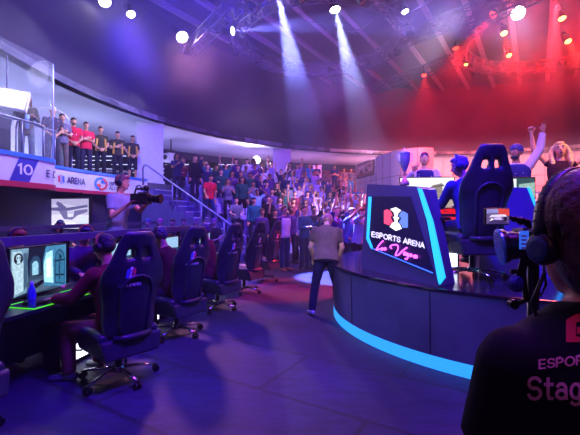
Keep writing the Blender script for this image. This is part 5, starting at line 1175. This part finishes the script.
# the big camera he works with
Yc = 1.12
e = empty('video_camera', at(532, 245, Yc), 0, 'black video camera with blue lit lens and fold-out screen in front of the foreground operator', 'camera'); c0 = e.location.copy(); L_ = lambda px, py, dy=0: at(px, py, Yc+dy)-c0
ax = (L_(512, 246)-L_(534, 243)).normalized()+V((0, .25, 0)); ax.normalize(); zc = V((0, 0, 1)); R = Matrix((ax.cross(zc).normalized(), ax.cross(zc).normalized().cross(ax)*-1, ax)).transposed()
MB().lathe([(.02, -.02), (.03, -.018), (.032, .012), (.038, .016), (.038, .03), (.042, .034), (.043, .055), (.05, .06), (.052, .078), (.045, .08), (.042, .066), (.01, .06)], 28, L_(528, 244), R).build('lens', blackm, e)
MB().lathe([(.046, .07), (.0535, .072), (.0535, .078), (.046, .08)], 28, L_(528, 244), R).build('lens_ring', mat('blue_rim', '#5aa4ff', .25, .6), e)
MB().box(L_(533, 243), (.05, .14, .085)).build('body', mat('camera_blue_black', '#161a30', .3), e, bevel=.008)
MB().box(L_(524, 240, -.072), (.024, .004, .05)).build('display', mat('blue_display', '#2c5ad0', .3, emit='#3a70ff', es=.7), e)
mb = MB()
for k in range(4): mb.box(L_(524, 236+4*k, -.075), (.014, .002, .005))
mb.build('buttons', mat('button_white', '#b8c8ff', .4), e)
lc = MB().box(L_(496.5, 216.5), (.072, .012, .05)).build('monitor_screen_casing', black, e, bevel=.003)
pic = [([(0, 0), (1, 0), (1, 1), (0, 1)], '#5c4a7c'), ([(0, .7), (.55, .75), (.6, 1), (0, 1)], '#8a86c8'), ([(.55, .6), (1, .55), (1, 1), (.5, 1)], '#c8403c'), ([(.1, .45), (.9, .5), (.8, .65), (.2, .62)], '#d8c8e8'), ([(.35, .2), (.7, .3), (.6, .48), (.3, .42)], '#b8a0d8'), ([(0, 0), (1, 0), (.8, .25), (.2, .3)], '#3c2c60'), ([(.72, .2), (.9, .25), (.85, .5), (.75, .45)], '#1c1430'), ([(.1, .2), (.3, .3), (.2, .4)], '#e8e0f8')]
mb = paint(.066, .044, pic); o = mb.build('monitor_screen', screenm, e, colours=True, loc=L_(496.5, 216.5)+V((0, -.0068, 0)))
MB().tube([L_(509, 217), L_(515, 219), L_(520, 221), L_(526, 222), L_(530, 228)], [.005, .006, .009, .01, .008], 8).build('monitor_arm', blackm, e, smooth=True)
mb = MB(); mb.ball(L_(514, 219), .009); mb.ball(L_(521, 221), .012); mb.ball(L_(527, 223), .011); mb.build('arm_joint', blackm, e, smooth=True)
MB().tube([L_(527, 228), L_(524, 262), L_(520, 275), L_(515, 285)], [(.012, .012)]*4, 8).build('rig_bracket', blackm, e, smooth=True)
MB().lathe([(.008, -.012), (.022, -.01), (.024, 0), (.022, .01), (.008, .012)], 20, L_(516, 284, -.03), Matrix.Rotation(PI/2, 3, 'X')@Matrix.Rotation(.5, 3, 'Y')).build('focus_knob', mat('knob_blue', '#2c3c90', .3), e)
MB().tube([L_(511, 272), L_(523, 271), L_(526, 300), L_(514, 305)], .008, 8).build('side_grip', blackm, e, smooth=True)
MB().lathe([(.006, -.012), (.014, -.01), (.014, .01), (.006, .012)], 14, L_(513, 304), Matrix.Rotation(PI/2, 3, 'X')).build('clamp_knob', blackm, e)
MB().tube([L_(531, 262), L_(533, 280), L_(541, 296), L_(546, 285), L_(543, 262)], .004, 6).build('cable', black, e, smooth=True)
tri = L_(533, 250); MB().tube([tri, V((tri.x, tri.y, -c0.z+.5))], .016, 8).build('tripod_column', blackm, e, smooth=True)
for k in range(3):
    a = 2*PI*k/3+1.6; MB().tube([V((tri.x, tri.y, -c0.z+.75)), V((tri.x+.33*math.cos(a), tri.y+.33*math.sin(a), -c0.z+.012))], .012, 8).build('tripod_leg', blackm, e, smooth=True)
# ------------------------------------------------------------------ lamps on the trusses and light
lamp(105, 2, 8.2, 'white', (-3, 9, 0), 'bright white lamp cut by the top edge at the far left', .17, soft=.4, beam=('#3a34ff', 16000, 22, .6))
lamp(131, 14, 8.2, 'white', (-2, 8.5, 0), 'smaller bright white lamp right of the one at the top left edge', .13, soft=.4, beam=('#6a48ff', 12000, 18, .6))
lamp(182, 37, 8.0, 'white', (0.5, 7, 0), 'brightest white lamp at the left end of the straight truss', .2, soft=.5, beam=('#ff9ad8', 2200, 50, .7))
lamp(232, 31, 7.45, 'blue', (-.15, 11.6, 7.27), 'white lamp on the round truss throwing a level blue beam to the right', .13, beam=('#7878ff', 60000, 12, .3))
lamp(278, -6, 7.8, 'blue', (.05, 10.4, 5.76), 'lamp above the picture edge throwing a blue beam down inside the round truss', .15, beam=('#8088ff', 70000, 16, .4))
lamp(335, 9, 7.8, 'blue', (1.76, 11.1, 5.72), 'white lamp throwing a strong pale blue beam down from the round truss', .16, beam=('#a8b4ff', 80000, 15, .35))
lamp(405, 11, 7.9, 'white', (6, 9, 0), 'small white lamp between the two round trusses', .1)
lamp(518, 13, 8.0, 'white', (3.2, 5, .8), 'large white lamp on the red round truss at the upper right', .2, soft=.4, beam=('#c8c8ff', 1400, 44, .7))
lamp(493, 14, 7.9, 'red', (5.4, 11.4, 6.6), 'red lamp throwing a short red beam down to the left', .12, beam=('#ff2a2a', 60000, 14, .4))
lamp(504, 33, 7.8, 'amber', (6.5, 9.5, 2), 'amber lamp below the large white lamp', .11, beam=('#ff3a30', 4000, 26, .5))
lamp(562, 18, 7.8, 'amber', (8.2, 9, 1), 'amber lamp at the top right of the red truss', .11, beam=('#ff4038', 4000, 26, .5))
lamp(568, 41, 7.8, 'amber', (9.6, 10, 2), 'amber lamp low at the right edge of the red truss', .11, beam=('#ff3a30', 4000, 30, .5))
lamp(509, 55, 7.7, 'amber', (8.2, 12, 3), 'amber lamp at the middle bottom of the red round truss', .1, beam=('#ff2828', 4000, 34, .5))
lamp(456, 48, 7.7, 'red', (5.6, 12, 3), 'red lamp at the left of the red round truss', .11, beam=('#ff2020', 4000, 34, .5))
lamp(466, 64, 7.8, 'amber', (6.4, 12, 3), 'small amber lamp low at the left of the red round truss', .08, beam=('#ff2020', 800, 34, .5))
lamp(424, 75, 7.7, 'red', (5.3, 14, 3), 'red lamp on the low straight truss', .1, beam=('#ff2020', 900, 40, .5))
lamp(557, -4, 7.9, 'red', (7.05, 10.5, 2.2), 'lamp above the picture edge throwing a wide pink beam down behind the blonde woman', .14, beam=('#ff4858', 60000, 15, .4))
for i, (px, py, l) in enumerate(((235, 52, 'unlit black lamp lowest left on the blue round truss'), (259, 64, 'unlit black lamp at the lower left of the blue round truss'), (292, 71, 'unlit black lamp at the bottom of the blue round truss'), (331, 73, 'unlit black lamp below the blue round truss, right of its bottom'), (369, 66, 'unlit black lamp at the lower right of the blue round truss'), (397, 52, 'unlit black lamp at the right of the blue round truss'), (410, 34, 'unlit black lamp where the straight truss meets the blue round truss'), (255, 10, 'unlit black lamp near the top inside the blue round truss'), (302, 0, 'unlit black lamp cut by the top edge left of the strong beam'), (363, 1, 'unlit black lamp cut by the top edge right of the strong beam'), (514, 74, 'unlit black lamp below the red round truss'), (475, 76, 'unlit black lamp left below the red round truss'), (560, 68, 'unlit black lamp at the lower right below the red round truss'))):
    lamp(px, py, 7.7, 'off', (1+i*.6, 10, 1), l, .13)
# the starburst lamp on the concourse
pz = at(257, 160, 21.5); o = make_lamp('white', .2); o.location = pz; aim(o, V((0, -1, -.12))); tag(o, 'very bright white lamp hanging over the top row of fans beside the right column', 'stage lamp')
light('SPOT', 'concourse_beam', pz+V((0, -.5, 0)), '#ffd8ff', 1600, spot_size=2.4, spot_blend=1, shadow_soft_size=.15, target=pz+V((0, -8, -2)))

# haze in the hall: world volume
w = bpy.data.worlds.new('hall'); bpy.context.scene.world = w; w.use_nodes = True; nt = w.node_tree
nt.nodes['Background'].inputs[0].default_value = (.02, .015, .05, 1); nt.nodes['Background'].inputs[1].default_value = .3
vs_ = nt.nodes.new('ShaderNodeVolumeScatter'); 
tc = nt.nodes.new('ShaderNodeTexCoord'); nz = nt.nodes.new('ShaderNodeTexNoise'); nz.inputs['Scale'].default_value = .32; nz.inputs['Detail'].default_value = 2
nt.links.new(tc.outputs['Object'], nz.inputs['Vector']); mr = nt.nodes.new('ShaderNodeMapRange'); mr.interpolation_type = 'SMOOTHSTEP'
for i_, v_ in ((1, .42), (2, .66), (3, .006), (4, .04)): mr.inputs[i_].default_value = v_
nt.links.new(nz.outputs[0], mr.inputs[0]); sx = nt.nodes.new('ShaderNodeSeparateXYZ'); nt.links.new(tc.outputs['Object'], sx.inputs[0])
mz = nt.nodes.new('ShaderNodeMapRange'); mz.interpolation_type = 'SMOOTHSTEP'
for i_, v_ in ((1, 4.6), (2, 6.4), (3, 0), (4, 1)): mz.inputs[i_].default_value = v_
nt.links.new(sx.outputs[2], mz.inputs[0]); mm = nt.nodes.new('ShaderNodeMath'); mm.operation = 'MULTIPLY'; nt.links.new(mr.outputs[0], mm.inputs[0]); nt.links.new(mz.outputs[0], mm.inputs[1])
ma = nt.nodes.new('ShaderNodeMath'); ma.operation = 'ADD'; ma.inputs[1].default_value = .0028; nt.links.new(mm.outputs[0], ma.inputs[0]); nt.links.new(ma.outputs[0], vs_.inputs['Density'])
w.cycles.volume_step_size = 2.6; vs_.inputs['Anisotropy'].default_value = .25; vs_.inputs['Color'].default_value = (.95, .93, 1, 1)
nt.links.new(vs_.outputs[0], nt.nodes['World Output'].inputs['Volume'])

def key(name, loc, tgt, deg, col, W, soft=.25): light('SPOT', name, loc, col, W, spot_size=math.radians(deg), spot_blend=.8, shadow_soft_size=soft, target=tgt)  # added spot without a fixture, aimed to brighten its target
# added soft fill lights around truss level, without lamps of their own
def area(name, loc, tgt, size, col, W, **kw):
    o = light('AREA', name, loc, col, W, shape='DISK', size=size, target=tgt, **kw); return o
area('fill_floor_blue', (-.5, 5, 8.6), (-.6, 6.5, 0), 3, '#4038e0', 280)
area('fill_front_magenta', (1.5, 1.5, 8.6), (-.5, 3.0, 0), 2.5, '#d040b8', 430)
area('fill_row_blue', (1.5, 3.0, 6.5), (-2, 4.6, .9), 1.2, '#2418ff', 260)
area('fill_stage_blue', (1.2, .8, 7), (2.2, 4.6, 1.4), 1.0, '#2a1cff', 300)
key('fill_crowd', (3.5, 9.5, 8.0), (0.5, 14.8, 1.5), 62, '#b890ff', 5200, .6)
key('fill_crowd_bright', (4.5, 9.5, 7.2), (1.4, 15.5, 1.8), 30, '#f0d8ff', 13000, .4)
area('fill_crowd_left', (-3, 9, 8.0), (-3.2, 14, 1.5), 2.0, '#4a3cff', 500)
area('fill_red', (9, 12, 8.8), (9, 21, 6), 4, '#ff1c18', 2600, spread=1.5)
area('fill_red_stage', (6.5, 9, 7.5), (4, 6, 2), 1.5, '#ff6a70', 300)
area('fill_drum_blue', (-1, 10, 6.0), (-5, 15, 7.5), 3, '#2a20ff', 260)
area('fill_drum_violet', (2, 14, 6.0), (-.5, 21, 7.0), 3, '#7038e0', 330)
area('fill_beams', (1.5, 12, 5.8), (0, 13, 9.3), 5, '#ff9ad0', 60)
key('key_stage_chair', (.6, 2.0, 6.5), (2.3, 4.5, 1.7), 21, '#2614ff', 4200)
key('key_row', (.6, 1.8, 6.5), (-1.6, 4.2, .8), 50, '#1a10ff', 2600)
key('key_players', (2.6, 1.8, 6.5), (3.0, 6.2, 2.2), 26, '#d8b8ff', 1500)
key('key_woman', (5.5, 3, 6.5), (4.3, 6.1, 2.2), 14, '#ffb488', 1700)
key('key_grey', (.1, .6, 5.6), (.56, 5.85, 1.0), 11, '#ffe8dc', 1100)
key('key_console', (-2.2, 1.6, 6.5), (1.2, 4.5, 1.4), 22, '#b4a8ff', 900)
key('key_stage_side', (-2.8, .6, 5.5), (1.3, 3.4, .4), 34, '#7c74e8', 700)
key('key_curved_wall', (5.2, 12.5, 5.1), (6.0, 18.2, 3.8), 44, '#ffe8ee', 800)
key('key_camera_man', (.5, 2.5, 6.2), (-2.9, 6.3, 1.8), 13, '#dcc0ff', 1300)
key('key_operator', (-.5, -1.2, 3.4), (.55, .6, 1.35), 30, '#ff9aa0', 20)
# added area lights facing up to whiten the soffit, no fixtures there
for a_, W_, c_ in ((196, 60, '#c4ccff'), (184, 90, '#c4ccff'), (172, 150, '#c4ccff'), (162, 130, '#c8ccff'), (150, 130, '#b8b0ff'), (138, 130, '#b8a8ff'), (126, 130, '#c8a0ff'), (114, 120, '#e090e0'), (102, 150, '#ff9ac0'), (92, 150, '#ffa0b8'), (82, 150, '#ffa0b0'), (72, 150, '#ffa0a8')):
    p = pol(16.7, a_); p.z = 3.0; area('soffit_fill', p, p+V((0, 0, 3)), 1.6, c_, W_*.4)
for a_, c_ in ((188, '#dfe0ff'), (178, '#dfe0ff'), (168, '#dfe0ff'), (104, '#ffc0e0'), (94, '#ffc0d0'), (84, '#ffb8c0'), (74, '#ffb8c0'), (64, '#ffb0b8'), (54, '#ffb0b8')):
    p = pol(12.9, a_); p.z = 5.1; q = pol(14.7, a_); q.z = 3.2; area('balcony_fill', p, q, .8, c_, 75 if a_ > 150 else 110)  # added lights below the drum edge, brightening banners and balcony walls

cam = bpy.data.cameras.new('camera'); cam.sensor_width = 36; cam.lens = F0/580*36; cam.clip_start = .02; cam.clip_end = 120
cam.shift_y = -(217.5-H0)/580
co = bpy.data.objects.new('camera', cam); C.objects.link(co); co.location = (0, 0, CH); co.rotation_euler = (PI/2, 0, 0)
sc = bpy.context.scene; sc.camera = co
sc.view_settings.view_transform = 'Standard'; sc.view_settings.look = 'None'; sc.view_settings.exposure = 0; sc.view_settings.gamma = 1; sc.view_settings.use_curve_mapping = False
sc.cycles.use_denoising = True; sc.cycles.max_bounces = 6; sc.cycles.volume_bounces = 0; sc.cycles.volume_max_steps = 40; sc.cycles.volume_step_rate = 1; sc.cycles.diffuse_bounces = 3; sc.cycles.glossy_bounces = 3
sc.cycles.transparent_max_bounces = 12; sc.cycles.sample_clamp_indirect = 4
